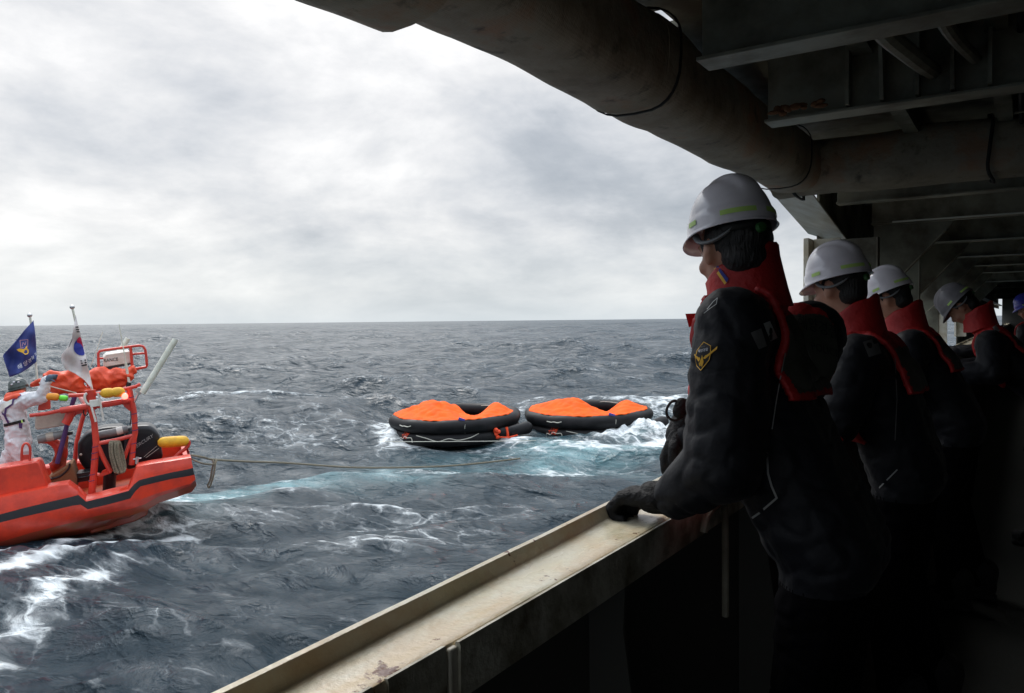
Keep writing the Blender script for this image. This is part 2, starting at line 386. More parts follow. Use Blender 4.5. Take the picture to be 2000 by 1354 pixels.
for a in [(1210, 858, 1.0, 0.8, 1.0), (1290, 848, 1.1, 1.5, 1.05), (1330, 872, 1.6, 1.0, .95), (1190, 880, 1.6, .6, .62), (1135, 871, .9, .5, .85),
          (765, 856, .6, 1.7, .95), (880, 872, 1.5, .35, .62), (790, 868, .7, .4, .8), (1000, 862, .5, .8, .85), (1290, 800, 1.8, 4.0, .55), (990, 858, .8, .8, .7), (1010, 800, .6, 3, .5), (1050, 880, 1.4, .5, .5),
          (745, 1010, 1.7, .55, .38), (850, 1050, 1.2, .5, .33), (700, 1070, 1.2, .5, .32), (500, 950, 1.6, .5, .5), (640, 990, 2.0, .5, .42),
          (300, 998, .6, .5, .9), (200, 1030, 1.2, .18, .7), (350, 950, 1.2, .6, .55), (1080, 985, 1.0, .6, .36), (530, 860, 2.5, 1.6, .34), (430, 800, 4, 3, .28),
          (1100, 905, 2.2, .6, .5), (800, 915, 3.5, .5, .46), (560, 915, 2.5, .6, .44), (300, 1020, .8, .3, .7)]: blob_(foam, *a)
band(foam, [(-200, 1220), (0, 1155), (140, 1095), (260, 1060), (345, 1038)], .30, .95)
band(foam, [(-100, 1110), (60, 1085), (200, 1045), (290, 1010)], .16, .85)
band(foam, [(-100, 1330), (100, 1190), (240, 1110)], .32, .56)
band(aer, [(1500, 885), (1240, 875), (1060, 893), (820, 915), (600, 922), (440, 945), (330, 960), (290, 985)], .95, 1.0)
blob_(aer, 1210, 880, 3.0, 1.6, 1.1); blob_(aer, 380, 950, 1.4, 1.0, .8); blob_(aer, 1290, 850, 2.4, 2.4, .9)
# churned lumps of white water pushed up by the rafts and the stern
lump = np.zeros_like(X)
for px, py, a_, b_, k in [(1215, 862, 1.0, .5, .16), (1300, 852, .8, .7, .26), (1260, 856, .5, .5, .18), (1345, 862, .7, .7, .2), (768, 856, .3, .8, .14), (160, 1090, 2.2, .22, .10)]:
    u, v = uv(px, py); lump += k * np.exp(-((U_ - u) / a_) ** 2 - ((V_ - v) / b_) ** 2)
nn = np.sin(U_ * 9 + np.sin(V_ * 7) * 2) * np.sin(V_ * 6.1 + np.sin(U_ * 5.3) * 2) * 0.5 + 0.7
Z += lump * nn
crest = np.clip((SL - 0.33) * 1.4, 0, 0.22); crest[RR > 260] = 0
foam = np.maximum(foam, 0) + crest
# keep water out of the rafts
for c in (R1P, R2P):
    d2 = (X - c.x) ** 2 + (Y - c.y) ** 2
    Z = np.where(d2 < 1.55 ** 2, np.minimum(Z, 0.05), Z)
PX = X + DX; PY = Y + DY
co = np.stack([PX, PY, Z], -1).reshape(-1, 3).astype(np.float32)
i0 = (np.arange(NR - 1)[:, None] * NC + np.arange(NC)[None]).ravel()
j0 = (np.arange(NR - 1)[:, None] * NC + (np.arange(NC)[None] + 1) % NC).ravel()
fc = np.stack([i0, i0 + NC, j0 + NC, j0], -1).astype(np.int32)
me = bpy.data.meshes.new('water'); me.vertices.add(len(co)); me.vertices.foreach_set('co', co.ravel())
me.loops.add(fc.size); me.loops.foreach_set('vertex_index', fc.ravel())
me.polygons.add(len(fc)); me.polygons.foreach_set('loop_start', np.arange(0, fc.size, 4, dtype=np.int32)); me.polygons.foreach_set('loop_total', np.full(len(fc), 4, dtype=np.int32))
me.update(calc_edges=True); me.polygons.foreach_set('use_smooth', np.ones(len(fc), dtype=bool))
at_ = me.attributes.new('foam', 'FLOAT_COLOR', 'POINT')
at_.data.foreach_set('color', np.stack([foam, aer, np.clip(np.log(RR / 25) / np.log(20), 0, 1), np.ones_like(foam)], -1).reshape(-1).astype(np.float32))
wm = bpy.data.materials.new('sea_water'); wm.use_nodes = True; t = wm.node_tree; t.nodes.clear()
b = N(t, 'ShaderNodeBsdfPrincipled'); o_ = N(t, 'ShaderNodeOutputMaterial'); L(t, b, 0, o_, 0)
atn = N(t, 'ShaderNodeAttribute', attribute_name='foam'); sp = N(t, 'ShaderNodeSeparateColor'); L(t, atn, 'Color', sp, 0)
geo = N(t, 'ShaderNodeNewGeometry')
mpw = N(t, 'ShaderNodeMapping'); L(t, geo, 'Position', mpw, 0); mpw.inputs['Rotation'].default_value = (0, 0, rad(-30)); mpw.inputs['Scale'].default_value = (0.55, 1.0, 1.0)
def wn(scale, det, dist=0.0, rough=0.6, vec=None):
    n = N(t, 'ShaderNodeTexNoise', inp={'Scale': scale, 'Detail': det, 'Roughness': rough, 'Distortion': dist}); L(t, vec or mpw, 0, n, 0); return n.outputs[0]
lac = wn(3.0, 9, 1.4, 0.64); lac2 = wn(0.55, 4, 0.8)
vo = N(t, 'ShaderNodeTexVoronoi', feature='DISTANCE_TO_EDGE', inp={'Scale': 2.6})
wv = N(t, 'ShaderNodeTexNoise', inp={'Scale': 1.8, 'Detail': 4.0}); L(t, mpw, 0, wv, 0)
wa = N(t, 'ShaderNodeVectorMath', operation='MULTIPLY_ADD'); L(t, wv, 'Color', wa, 0); wa.inputs[1].default_value = (1.1, 1.1, 0); L(t, mpw, 0, wa, 2); L(t, wa, 0, vo, 0)
cellr = ramp(t, [(0.0, 1.0), (0.10, 0.45), (0.3, 0.0)]); L(t, vo, 0, cellr, 0)
pat = mth(t, 'ADD', mth(t, 'MULTIPLY', lac, 0.55), mth(t, 'ADD', mth(t, 'MULTIPLY', cellr.outputs[0], 0.20), mth(t, 'MULTIPLY', lac2, 0.30)))
val = mth(t, 'ADD', pat, mth(t, 'MULTIPLY', sp.outputs[0], 0.52))
fr = ramp(t, [(0.64, 0.0), (0.76, 0.16), (0.84, 0.55), (0.96, 1.0)]); t.links.new(val, fr.inputs[0])
fmask = fr.outputs[0]
an = ramp(t, [(0.40, 0.08), (0.62, 0.95)]); t.links.new(lac2, an.inputs[0])
aerm = mth(t, 'MULTIPLY', sp.outputs[1], an.outputs[0], clamp=True)
deep = mixc(t, wn(0.12, 2), (0.009, 0.022, 0.034), (0.016, 0.038, 0.052))
basec = mixc(t, aerm, deep, (0.16, 0.33, 0.36))
basec = mixc(t, fmask, basec, (0.82, 0.86, 0.87))
t.links.new(basec, b.inputs['Base Color']); b.inputs['IOR'].default_value = 1.333
t.links.new(mth(t, 'ADD', mth(t, 'ADD', 0.09, mth(t, 'MULTIPLY', sp.outputs[2], 0.22)), mth(t, 'MULTIPLY', fmask, 0.6), None, True), b.inputs['Roughness'])
h1a = wn(1.7, 9, 0.9, 0.66)
rg = N(t, 'ShaderNodeTexNoise', noise_type='RIDGED_MULTIFRACTAL', inp={'Scale': 1.25, 'Detail': 7.0, 'Roughness': 0.55, 'Lacunarity': 2.1, 'Offset': 0.9, 'Gain': 1.6, 'Distortion': 0.35}); L(t, mpw, 0, rg, 0)
h1 = mth(t, 'ADD', mth(t, 'MULTIPLY', h1a, 0.8), mth(t, 'MULTIPLY', rg.outputs[0], 0.45)); h2 = wn(0.22, 6, 0.4, 0.6)
h3 = wn(0.055, 5, 0.5, 0.62)
bp0 = N(t, 'ShaderNodeBump', inp={'Strength': 1.0, 'Distance': 5.0}); t.links.new(mth(t, 'MULTIPLY', h3, sp.outputs[2]), bp0.inputs['Height'])
bp1 = N(t, 'ShaderNodeBump', inp={'Strength': 0.8, 'Distance': 0.7}); t.links.new(mth(t, 'MULTIPLY', h2, mth(t, 'ADD', 0.45, sp.outputs[2])), bp1.inputs['Height']); L(t, bp0, 0, bp1, 'Normal')
bp2 = N(t, 'ShaderNodeBump', inp={'Strength': 1.0, 'Distance': 0.22}); t.links.new(mth(t, 'ADD', h1, mth(t, 'MULTIPLY', fmask, 0.10)), bp2.inputs['Height']); L(t, bp1, 0, bp2, 'Normal')
L(t, bp2, 0, b, 'Normal')
water = bpy.data.objects.new('water', me); me.materials.append(wm); COL.objects.link(water); water['kind'] = 'structure'

# ------------------------------------------------------------------ the ship the photographer stands on
ship = thing('ship', 'dark covered side deck of a ship with rusty cream bulwark rail', 'ship')
def P(name, mb, m, parent=ship, w=None, smooth=35):
    o = obj(name, mb, m, parent, smooth)
    if w: bev(o, w)
    return o
Z0 = EYE
DK = 1.5
mb = MB(); mb.span(-0.93, 2.6, -7, 60, DK - 0.12, DK); P('deck_floor', mb, MAT['deck'])
# hull side plating below the rail, falling away to the water
mb = MB(); rows = []
for z, x in ((DK + 0.96, -0.925), (DK + 0.4, -0.915), (DK - 0.1, -0.90), (0.6, -0.80), (-0.6, -0.55), (-1.6, -0.3)):
    rows.append([(x, y, z) for y in np.linspace(-7, 60, 30)])
mb.grid(rows); o = P('hull_plating', mb, MAT['hullgrey']); sd = o.modifiers.new('thick', 'SOLIDIFY'); sd.thickness = 0.012; sd.offset = 1
# bulwark inner plate
mb = MB(); mb.span(-0.905, -0.893, -7, 60, DK, DK + 0.965); P('bulwark_plate', mb, MAT['wall'])
# cap rail: outer raised lip, wet channel, inner edge
RM = bpy.data.materials.new('rusty_cream_rail_paint'); RM.use_nodes = True; t = RM.node_tree; t.nodes.clear()
b = N(t, 'ShaderNodeBsdfPrincipled'); o_ = N(t, 'ShaderNodeOutputMaterial'); L(t, b, 0, o_, 0)
tcx = N(t, 'ShaderNodeTexCoord'); sxx = N(t, 'ShaderNodeSeparateXYZ'); L(t, tcx, 'Object', sxx, 0)
def rn(scale, det=6, stretch=(1, 1, 1), rough=0.65):
    mpp = N(t, 'ShaderNodeMapping'); L(t, tcx, 'Object', mpp, 0); mpp.inputs['Scale'].default_value = stretch
    n = N(t, 'ShaderNodeTexNoise', inp={'Scale': scale, 'Detail': float(det), 'Roughness': rough}); L(t, mpp, 0, n, 0); return n.outputs[0]
base = mixc(t, ramp(t, [(0.35, 0.0), (0.7, 1.0)]).outputs[0], (0.90, 0.87, 0.74), (0.80, 0.71, 0.47))
rmp = base.node.inputs[0].links[0].from_node; t.links.new(rn(4, 6, (2, 0.6, 1)), rmp.inputs[0])
inner = mth(t, 'SUBTRACT', 1.0, mth(t, 'MULTIPLY', mth(t, 'ABSOLUTE', mth(t, 'ADD', sxx.outputs[0], 0.785)), 22.0), None, True)
rs = ramp(t, [(0.46, 0.0), (0.68, 1.0)]); t.links.new(mth(t, 'ADD', rn(7, 8, (1.5, 0.8, 1)), mth(t, 'ADD', mth(t, 'MULTIPLY', inner, 0.10), mth(t, 'MULTIPLY', mth(t, 'SUBTRACT', 1.0, mth(t, 'MULTIPLY', mth(t, 'ABSOLUTE', mth(t, 'SUBTRACT', sxx.outputs[1], 0.86)), 3.2), None, True), 0.16))), rs.inputs[0])
c1 = mixc(t, mth(t, 'MULTIPLY', rs.outputs[0], 0.48), base, (0.64, 0.38, 0.15))
dirt = ramp(t, [(0.56, 0.0), (0.70, 1.0)]); 
lipd = mth(t, 'SUBTRACT', 1.0, mth(t, 'MULTIPLY', mth(t, 'ABSOLUTE', mth(t, 'ADD', sxx.outputs[0], mth(t, 'ADD', 0.834, mth(t, 'MULTIPLY', sxx.outputs[1], 0.024)))), 45.0), None, True)
t.links.new(mth(t, 'ADD', rn(9, 6, (1, .35, 1)), mth(t, 'MULTIPLY', lipd, 0.14)), dirt.inputs[0])
c2 = mixc(t, mth(t, 'MULTIPLY', dirt.outputs[0], 0.6), c1, (0.36, 0.33, 0.18))
sp_ = ramp(t, [(0.67, 0.0), (0.71, 1.0)]); t.links.new(mth(t, 'ADD', rn(24, 5), mth(t, 'ADD', mth(t, 'MULTIPLY', inner, 0.05), mth(t, 'MULTIPLY', mth(t, 'MULTIPLY', inner, mth(t, 'SUBTRACT', 1.0, mth(t, 'MULTIPLY', mth(t, 'ABSOLUTE', mth(t, 'SUBTRACT', sxx.outputs[1], 0.86)), 6.0), None, True)), 0.22))), sp_.inputs[0])
c3 = mixc(t, sp_.outputs[0], c2, (0.17, 0.065, 0.03))
t.links.new(c3, b.inputs['Base Color'])
b.inputs['Specular IOR Level'].default_value = 0.7
wet = ramp(t, [(0.42, 0.06), (0.60, 0.30)]); t.links.new(rn(3.5, 4, (2, 0.7, 1)), wet.inputs[0]); L(t, wet, 0, b, 'Roughness')
bq = N(t, 'ShaderNodeBump', inp={'Strength': 0.5, 'Distance': 0.004}); t.links.new(rn(45, 6), bq.inputs['Height']); L(t, bq, 0, b, 'Normal')
prof = [(-.915, -.53), (-.918, -.50), (-.915, -.489), (-.906, -.484), (-.897, -.486), (-.891, -.495), (-.884, -.512), (-.872, -.519), (-.80, -.521), (-.782, -.520), (-.774, -.523), (-.771, -.530), (-.771, -.56), (-.915, -.56)]
ys = list(np.linspace(-7, -1, 5)) + list(np.linspace(0, 5, 60)) + list(np.linspace(6, 60, 20))
mb = MB(); rows = []
for i, y in enumerate(ys):
    w = 0.0035 * noise.noise(Vector((0, y * 3, 0))) if 0 <= y <= 5 else 0
    rows.append([(x + ((.038 - 0.027 * max(y, 0)) * min(1, (-.80 - x) / .09) if x < -.80 and y < 3 else (-0.043 * min(1, (-.80 - x) / .09) if x < -.80 else 0)) + w * (1 if x < -.85 else .6), y, Z0 + z + w) for x, z in prof])
mb.grid(rows, closed=True); rail = P('cap_rail', mb, RM, smooth=40)
# hanging inner flange of the rail, in butted lengths, with rusty joints
for y0, y1, xo, dz in ((-7, .80, -.768, .085), (.83, .965, -.766, .075), (.99, 2.32, -.757, .088), (2.36, 5.2, -.757, .088), (5.24, 60, -.757, .088)):
    mb = MB(); n = 26; rows = []
    for y in np.linspace(y0, y1, n):
        rows.append([(xo - .010, y, Z0 - .521), (xo - .003, y, Z0 - .520), (xo, y, Z0 - .526), (xo, y, Z0 - .526 - dz), (xo - .010, y, Z0 - .530 - dz), (xo - .0125, y, Z0 - .53)])
    mb.grid(rows, closed=True); n6 = 6
    mb.f.append(tuple(range(n6))); mb.f.append(tuple((n - 1) * n6 + k for k in range(n6))); mb.m += [0, 0]
    P('rail_flange', mb, MAT['flange'] if 'flange' in MAT else MAT.setdefault('flange', mat('rail_inner_paint', (0.62, 0.60, 0.50), 0.45, col2=(0.19, 0.16, 0.10), nscale=9, bump=0.3, bscale=25)))
for y in (.79, .982, 2.34):
    mb = MB(); mb.span(-.80, -.762, y - .012, y + .010, Z0 - .62, Z0 - .527); P('rail_joint', mb, MAT['cream'], w=.004)
# stays between bulwark and deck, some with a rounded end plate near the rail
for y in (-1.2, 0.1, 1.69, 2.9, 3.6, 4.8, 6.2, 7.6, 9, 11, 13, 15, 18, 21):
    mb = MB(); mb.prism([(-.892, y, Z0 - .545), (-.79, y, Z0 - .545), (-.80, y, Z0 - .75), (-.70, y, DK), (-.892, y, DK)], (0, .012, 0)); P('bulwark_stay', mb, MAT['wall'])
mb = MB(); mb.tube(smooth_pts([(-.745, 2.10, Z0 - .60), (-.742, 2.12, Z0 - .56), (-.742, 2.2, Z0 - .545), (-.742, 2.27, Z0 - .56), (-.745, 2.29, Z0 - .66), (-.745, 2.29, Z0 - .9)], 5), .011, 8); P('grab_handle', mb, MAT['steel2'])
# superstructure wall inboard, end walls out of sight behind the camera
mb = MB(); mb.span(1.7, 1.75, -3.6, 60, DK, Z0 + 1.3); mb.span(-1.2, 1.7, 60, 60.05, DK, Z0 + 1.3); P('deckhouse_wall', mb, MAT['wall'])
# overhead: plate and outer side girder with lightening hole
mb = MB(); mb.span(-1.12, 2.6, -3.6, 60, Z0 + 1.18, Z0 + 1.21); mb.span(-1.62, -1.12, -3.6, 2.76, Z0 + 1.18, Z0 + 1.21); mb.span(-1.62, -1.12, 3.04, 60, Z0 + 1.18, Z0 + 1.21); mb.span(-1.62, -1.28, 2.76, 3.04, Z0 + 1.18, Z0 + 1.21); mb.span(-1.17, -1.12, 2.76, 3.04, Z0 + 1.18, Z0 + 1.21); mb.span(-1.28, -1.17, 2.76, 2.84, Z0 + 1.18, Z0 + 1.21); P('deckhead_plate', mb, MAT['steel'])
mb = MB(); mb.span(-1.0, 2.8, -3.6, 60, Z0 + 1.214, Z0 + 3.4); P('upper_deck_house', mb, MAT['hullgrey'])
hy, hz_ = 3.06, Z0 + 1.285
# side girder beyond the duct corner and closed side plating
def girder(y0, y1):
    mb = MB(); mb.span(-1.42, -1.40, y0, y1, Z0 + .62, Z0 + 1.178); P('side_girder_web', mb, MAT['steel'])
    mb = MB(); mb.span(-1.45, -1.13, y0, y1, Z0 + .60, Z0 + .618); P('side_girder_flange', mb, MAT['cream'], w=.004)
girder(7.0, 60)
mb = MB(); mb.prism([(-1.50, 5.0, Z0 + .99), (-1.16, 5.0, Z0 + .86), (-1.16, 5.0, Z0 + .875), (-1.50, 5.0, Z0 + 1.005)], (0, 1.75, -.30)); P('side_girder_flange', mb, MAT['cream'], w=.004)
mb = MB(); mb.span(-1.42, -1.40, 6.7, 7.0, Z0 + .62, Z0 + 1.178); mb.span(-1.52, -1.40, 4.7, 7.0, Z0 + 1.05, Z0 + 1.178); P('side_girder_web', mb, MAT['steel'])
mb = MB(); mb.span(-1.60, -1.585, -3.6, 2.72, Z0 + .98, Z0 + 1.178); mb.span(-1.60, -1.585, 3.02, 4.7, Z0 + .98, Z0 + 1.178); mb.span(-1.60, -1.585, 2.72, 3.02, Z0 + 1.15, Z0 + 1.178); P('side_coaming', mb, MAT['steel2'])
for y, w in ((6.15, .26), (16.0, .2), (21.5, .4)):
    mb = MB(); mb.span(-1.40, -1.36, y, y + w, Z0 - .5, Z0 + .598); mb.span(-1.355, -1.16, y + w / 2, y + w / 2 + .014, Z0 - .5, Z0 + .598); P('side_pillar', mb, MAT['cream'], w=.004)
# closed shell plating between openings
for y0, y1 in ((21.9, 50),):
    mb = MB(); mb.span(-1.385, -1.37, y0, y1, DK, Z0 + .598); P('side_shell_plate', mb, MAT['steel'])
for y, xr in ((6.42, -.93), (9.2, -.93), (13.3, -1.08)):
    mb = MB(); mb.span(-1.44, xr, y, y + .014, Z0 - .54, Z0 + .598); P('side_web_frame', mb, MAT['steel'])
    mb = MB(); mb.span(xr + .001, xr + .013, y - .05, y + .06, Z0 - .53, Z0 + .598); P('web_face_plate', mb, MAT['steel2'])
for y0, y1, z in ((16.0, 21.9, .36), (50, 60, .42)):
    mb = MB(); mb.span(-1.385, -1.37, y0, y1, Z0 + z, Z0 + .598); P('side_lintel', mb, MAT['steel'])
# transverse beams with bottom flanges
for y, zb, zt in ((-1.5, .80, 1.178), (.4, .80, 1.178), (2.42, .80, 1.178), (3.40, .82, 1.178), (5.95, .80, 1.178), (7.45, .80, 1.178), (9.8, .80, 1.178), (12.45, .8, 1.178), (14.8, .8, 1.178), (17.3, .8, 1.178), (22, .8, 1.178), (27, .8, 1.178), (35, .8, 1.178), (45, .8, 1.178)):
    x0 = (-.86 if y < 3 else -.92) if y < 5.5 else -1.12
    mb = MB(); mb.span(x0, 1.69, y, y + .012, Z0 + zb + .013, Z0 + zt); mb.span(x0, 1.69, y - .055, y + .065, Z0 + zb, Z0 + zb + .012); P('deck_beam', mb, MAT['steel2'], w=.002)
    if y > 6:
        mb = MB(); mb.span(-.95, 1.69, y - .062, y - .0575, Z0 + zb + .001, Z0 + zb + .016); P('beam_highlight', mb, MAT['bright'])  # added pale strip, painted highlight along the lit flange edge
# knee brackets and face plates under the far beams
for y in (7.45, 9.8, 12.45, 14.8, 17.3, 22):
    mb = MB(); mb.prism([(-1.36, y + .03, Z0 + .598), (-1.36, y + .03, Z0 - .05), (-1.2, y + .03, Z0 + .0), (-.55, y + .03, Z0 + .72), (-.5, y + .03, Z0 + .795), (-1.11, y + .03, Z0 + .795), (-1.11, y + .03, Z0 + .598)], (0, .012, 0)); P('knee_bracket', mb, MAT['steel'])
    mb = MB(); mb.prism([(-1.2, y - .01, Z0 - .003), (-.55, y - .01, Z0 + .717), (-.552, y - .01, Z0 + .729), (-1.202, y - .01, Z0 + .009)], (0, .08, 0)); P('knee_face_plate', mb, MAT['steel2'])
# fore-and-aft stiffeners and small gear between the first beams
for x in (-.55, -.1, .32, .8, 1.3):
    for y0, y1 in ((-3.5, .39), (.42, 2.41), (2.44, 3.39), (3.42, 5.94), (5.97, 7.44), (7.47, 9.79)):
        mb = MB(); mb.span(x, x + .012, y0, y1, Z0 + 1.05, Z0 + 1.178); mb.span(x - .03, x + .042, y0, y1, Z0 + 1.04, Z0 + 1.049); P('overhead_stiffener', mb, MAT['steel'])
mb = MB(); mb.tube(smooth_pts([(-.42, 2.5, Z0 + 1.0), (-.40, 2.75, Z0 + .93), (-.34, 3.0, Z0 + .90), (-.30, 3.38, Z0 + .93)], 6), .032, 10); mb.tube(smooth_pts([(-.25, 2.5, Z0 + 1.02), (-.22, 2.8, Z0 + .92), (-.16, 3.38, Z0 + .95)], 6), .022, 10); P('overhead_pipe', mb, MAT['steel2'])
mb = MB(); mb.tube(smooth_pts([(-.62, 1.3, Z0 + 1.02), (-.2, 1.55, Z0 + 1.03), (.2, 1.8, Z0 + 1.02), (1.6, 1.9, Z0 + 1.02)], 8), .03, 10); mb.tube([(-.62, 1.62, Z0 + 1.0), (-.44, 1.70, Z0 + 1.0)], .05, 14); P('overhead_pipe', mb, MAT['steel'])
mb = MB(); mb.lathe([(0, .0), (0, .075), (.05, .08), (.09, .06), (.12, .03), (.13, 0)], (-.22, 1.62, Z0 + 1.17), (0, 0, -1), 20); P('overhead_lamp_housing', mb, MAT['steel2'])
mb = MB()
for k in range(14): mb.ell((-.80 + random.uniform(-.07, .13), 3.28 + random.uniform(-.03, .02), Z0 + .835 + random.uniform(-.02, .02)), (random.uniform(.012, .03), .012, random.uniform(.008, .018)), nu=8, nv=6)
P('rust_scab', mb, MAT['brown'])
for px_, w_ in ((1655, .03), (1722, .05), (1790, .03), (1858, .05), (1930, .03)):
    q = on_plane(px_, 150, 1, 3.38).x; mb = MB(); mb.prism([(q, 3.395, Z0 + .84), (q, 3.33, Z0 + .84), (q, 3.25 if w_ > .04 else 3.33, Z0 + 1.177), (q, 3.395, Z0 + 1.177)], (.014, 0, 0)); P('web_stiffener', mb, MAT['steel2'])
for x_, r__, z_ in ((-.02, .012, 1.02), (.03, .010, 1.025), (.075, .008, 1.02)):
    mb = MB(); mb.tube([(x_, y_, Z0 + z_ - .012 * math.sin(y_ * 5.1 + x_ * 20)) for y_ in np.linspace(-3.4, 5.9, 60)], r__, 8); P('cable_run', mb, MAT['strap'])
for y_ in (.9, 1.5, 2.0, 2.8, 3.9, 4.6):
    mb = MB(); mb.span(-.05, .10, y_, y_ + .02, Z0 + .995, Z0 + 1.0); P('cable_clamp', mb, MAT['steel2'])
mb = MB(); mb.tube(smooth_pts([(.42, -3.4, Z0 + .99), (.42, 1.0, Z0 + .99), (.42, 1.9, Z0 + .99), (.46, 2.05, Z0 + .97), (.56, 2.12, Z0 + .96), (1.69, 2.13, Z0 + .96)], 6), .024, 10); P('overhead_pipe', mb, MAT['steel2'])
# lagged ventilation duct along the side, turning inboard
DM = bpy.data.materials.new('lagging_cloth'); DM.use_nodes = True; t = DM.node_tree; t.nodes.clear()
b = N(t, 'ShaderNodeBsdfPrincipled'); o_ = N(t, 'ShaderNodeOutputMaterial'); L(t, b, 0, o_, 0); tcx = N(t, 'ShaderNodeTexCoord')
dcol = ramp(t, [(0.36, (0.20, 0.165, 0.115)), (0.55, (0.33, 0.29, 0.22)), (0.66, (0.36, 0.22, 0.14))]); t.links.new(rn(2.6, 8), dcol.inputs[0])
sp_ = ramp(t, [(0.56, 0.0), (0.70, 1.0)]); t.links.new(rn(9, 9), sp_.inputs[0])
t.links.new(mixc(t, mth(t, 'MULTIPLY', sp_.outputs[0], 0.8), dcol.outputs[0], (0.035, 0.028, 0.02)), b.inputs['Base Color']); b.inputs['Roughness'].default_value = 0.62
w1 = N(t, 'ShaderNodeTexWave', inp={'Scale': 42.0, 'Distortion': 0.6}); w1.bands_direction = 'Y'; L(t, tcx, 'Object', w1, 0)
w2 = N(t, 'ShaderNodeTexWave', inp={'Scale': 42.0, 'Distortion': 0.6}); w2.bands_direction = 'X'; L(t, tcx, 'Object', w2, 0)
hh = mth(t, 'ADD', mth(t, 'MULTIPLY', mth(t, 'ADD', w1.outputs[1], w2.outputs[1]), 0.05), mth(t, 'ADD', mth(t, 'MULTIPLY', rn(5, 5), 2.0), mth(t, 'MULTIPLY', rn(30, 4), 0.5)))
bq = N(t, 'ShaderNodeBump', inp={'Strength': 0.6, 'Distance': 0.012}); t.links.new(hh, bq.inputs['Height']); L(t, bq, 0, b, 'Normal')
def duct(path, a, bb, name):                                 # rounded-rectangular lagged trunk
    rows = []; n = 28; pp = smooth_pts(path, 14)
    for i, p in enumerate(pp):
        d = (pp[min(i + 1, len(pp) - 1)] - pp[max(i - 1, 0)]).normalized(); sd = d.cross(Vector((0, 0, 1))).normalized(); row = []
        for k in range(n):
            th = 2 * math.pi * k / n; c, s_ = math.cos(th), math.sin(th)
            e = 2 / 3.1; u = math.copysign(abs(c) ** e, c) * a; w = math.copysign(abs(s_) ** e, s_) * bb
            q = p + sd * u + Vector((0, 0, w)); nz = noise.noise(q * 2.6) * .016 + noise.noise(q * 7) * .005
            row.append(q + (q - p).normalized() * nz)
        rows.append(row)
    mb = MB(); mb.grid(rows, closed=True); mb.f += [tuple(range(n)), tuple((len(rows) - 1) * n + k for k in range(n))]; mb.m += [0, 0]
    return obj(name, mb, DM, ship, 60)
def band_round(p, ax, a, bb, wdt, name='duct_band', m='strap'):
    n = 28; rows = []; d = Vector(ax).normalized(); sd = d.cross(Vector((0, 0, 1))).normalized()
    for off in (-wdt, wdt):
        row = []
        for k in range(n):
            th = 2 * math.pi * k / n; c, s_ = math.cos(th), math.sin(th); e = 2 / 3.1
            row.append(Vector(p) + d * (off + .012 * math.sin(3 * th)) + sd * math.copysign(abs(c) ** e, c) * a + Vector((0, 0, math.copysign(abs(s_) ** e, s_) * bb)))
        rows.append(row)
    mb = MB(); mb.grid(rows, closed=True); o = obj(name, mb, MAT[m], duct_o, 60); sd_ = o.modifiers.new('thick', 'SOLIDIFY'); sd_.thickness = .006; sd_.offset = 1
DXc, DZc = -1.19, Z0 + .925
duct_o = duct([(DXc - .15, -3.5, DZc - .012), (DXc - .15, -2, DZc - .012), (DXc - .15, 0.4, DZc - .012), (DXc - .135, 1.1, DZc - .014), (DXc - .085, 1.50, DZc - .012)], .182, .174, 'lagged_duct')
duct_o = duct([(DXc - .02, 1.44, DZc), (DXc - .018, 2.1, DZc), (DXc - .022, 2.62, DZc - .004)], .168, .165, 'lagged_duct')
duct_o = duct([(DXc - .018, 2.60, DZc), (DXc - .012, 3.4, DZc), (DXc, 4.95, DZc)], .166, .162, 'lagged_duct')
for y in (2.62, 4.62): band_round((DXc, y, DZc), (0, 1, 0), .181, .177, .006)
duct_o = duct([(DXc - .14, 5.12, DZc), (-.9, 5.12, DZc), (-.4, 5.13, DZc), (.1, 5.12, DZc), (1.68, 5.12, DZc)], .17, .165, 'lagged_duct')
for x in (-1.19, -.16): band_round((x, 5.12, DZc), (1, 0, 0), .184, .179, .009)

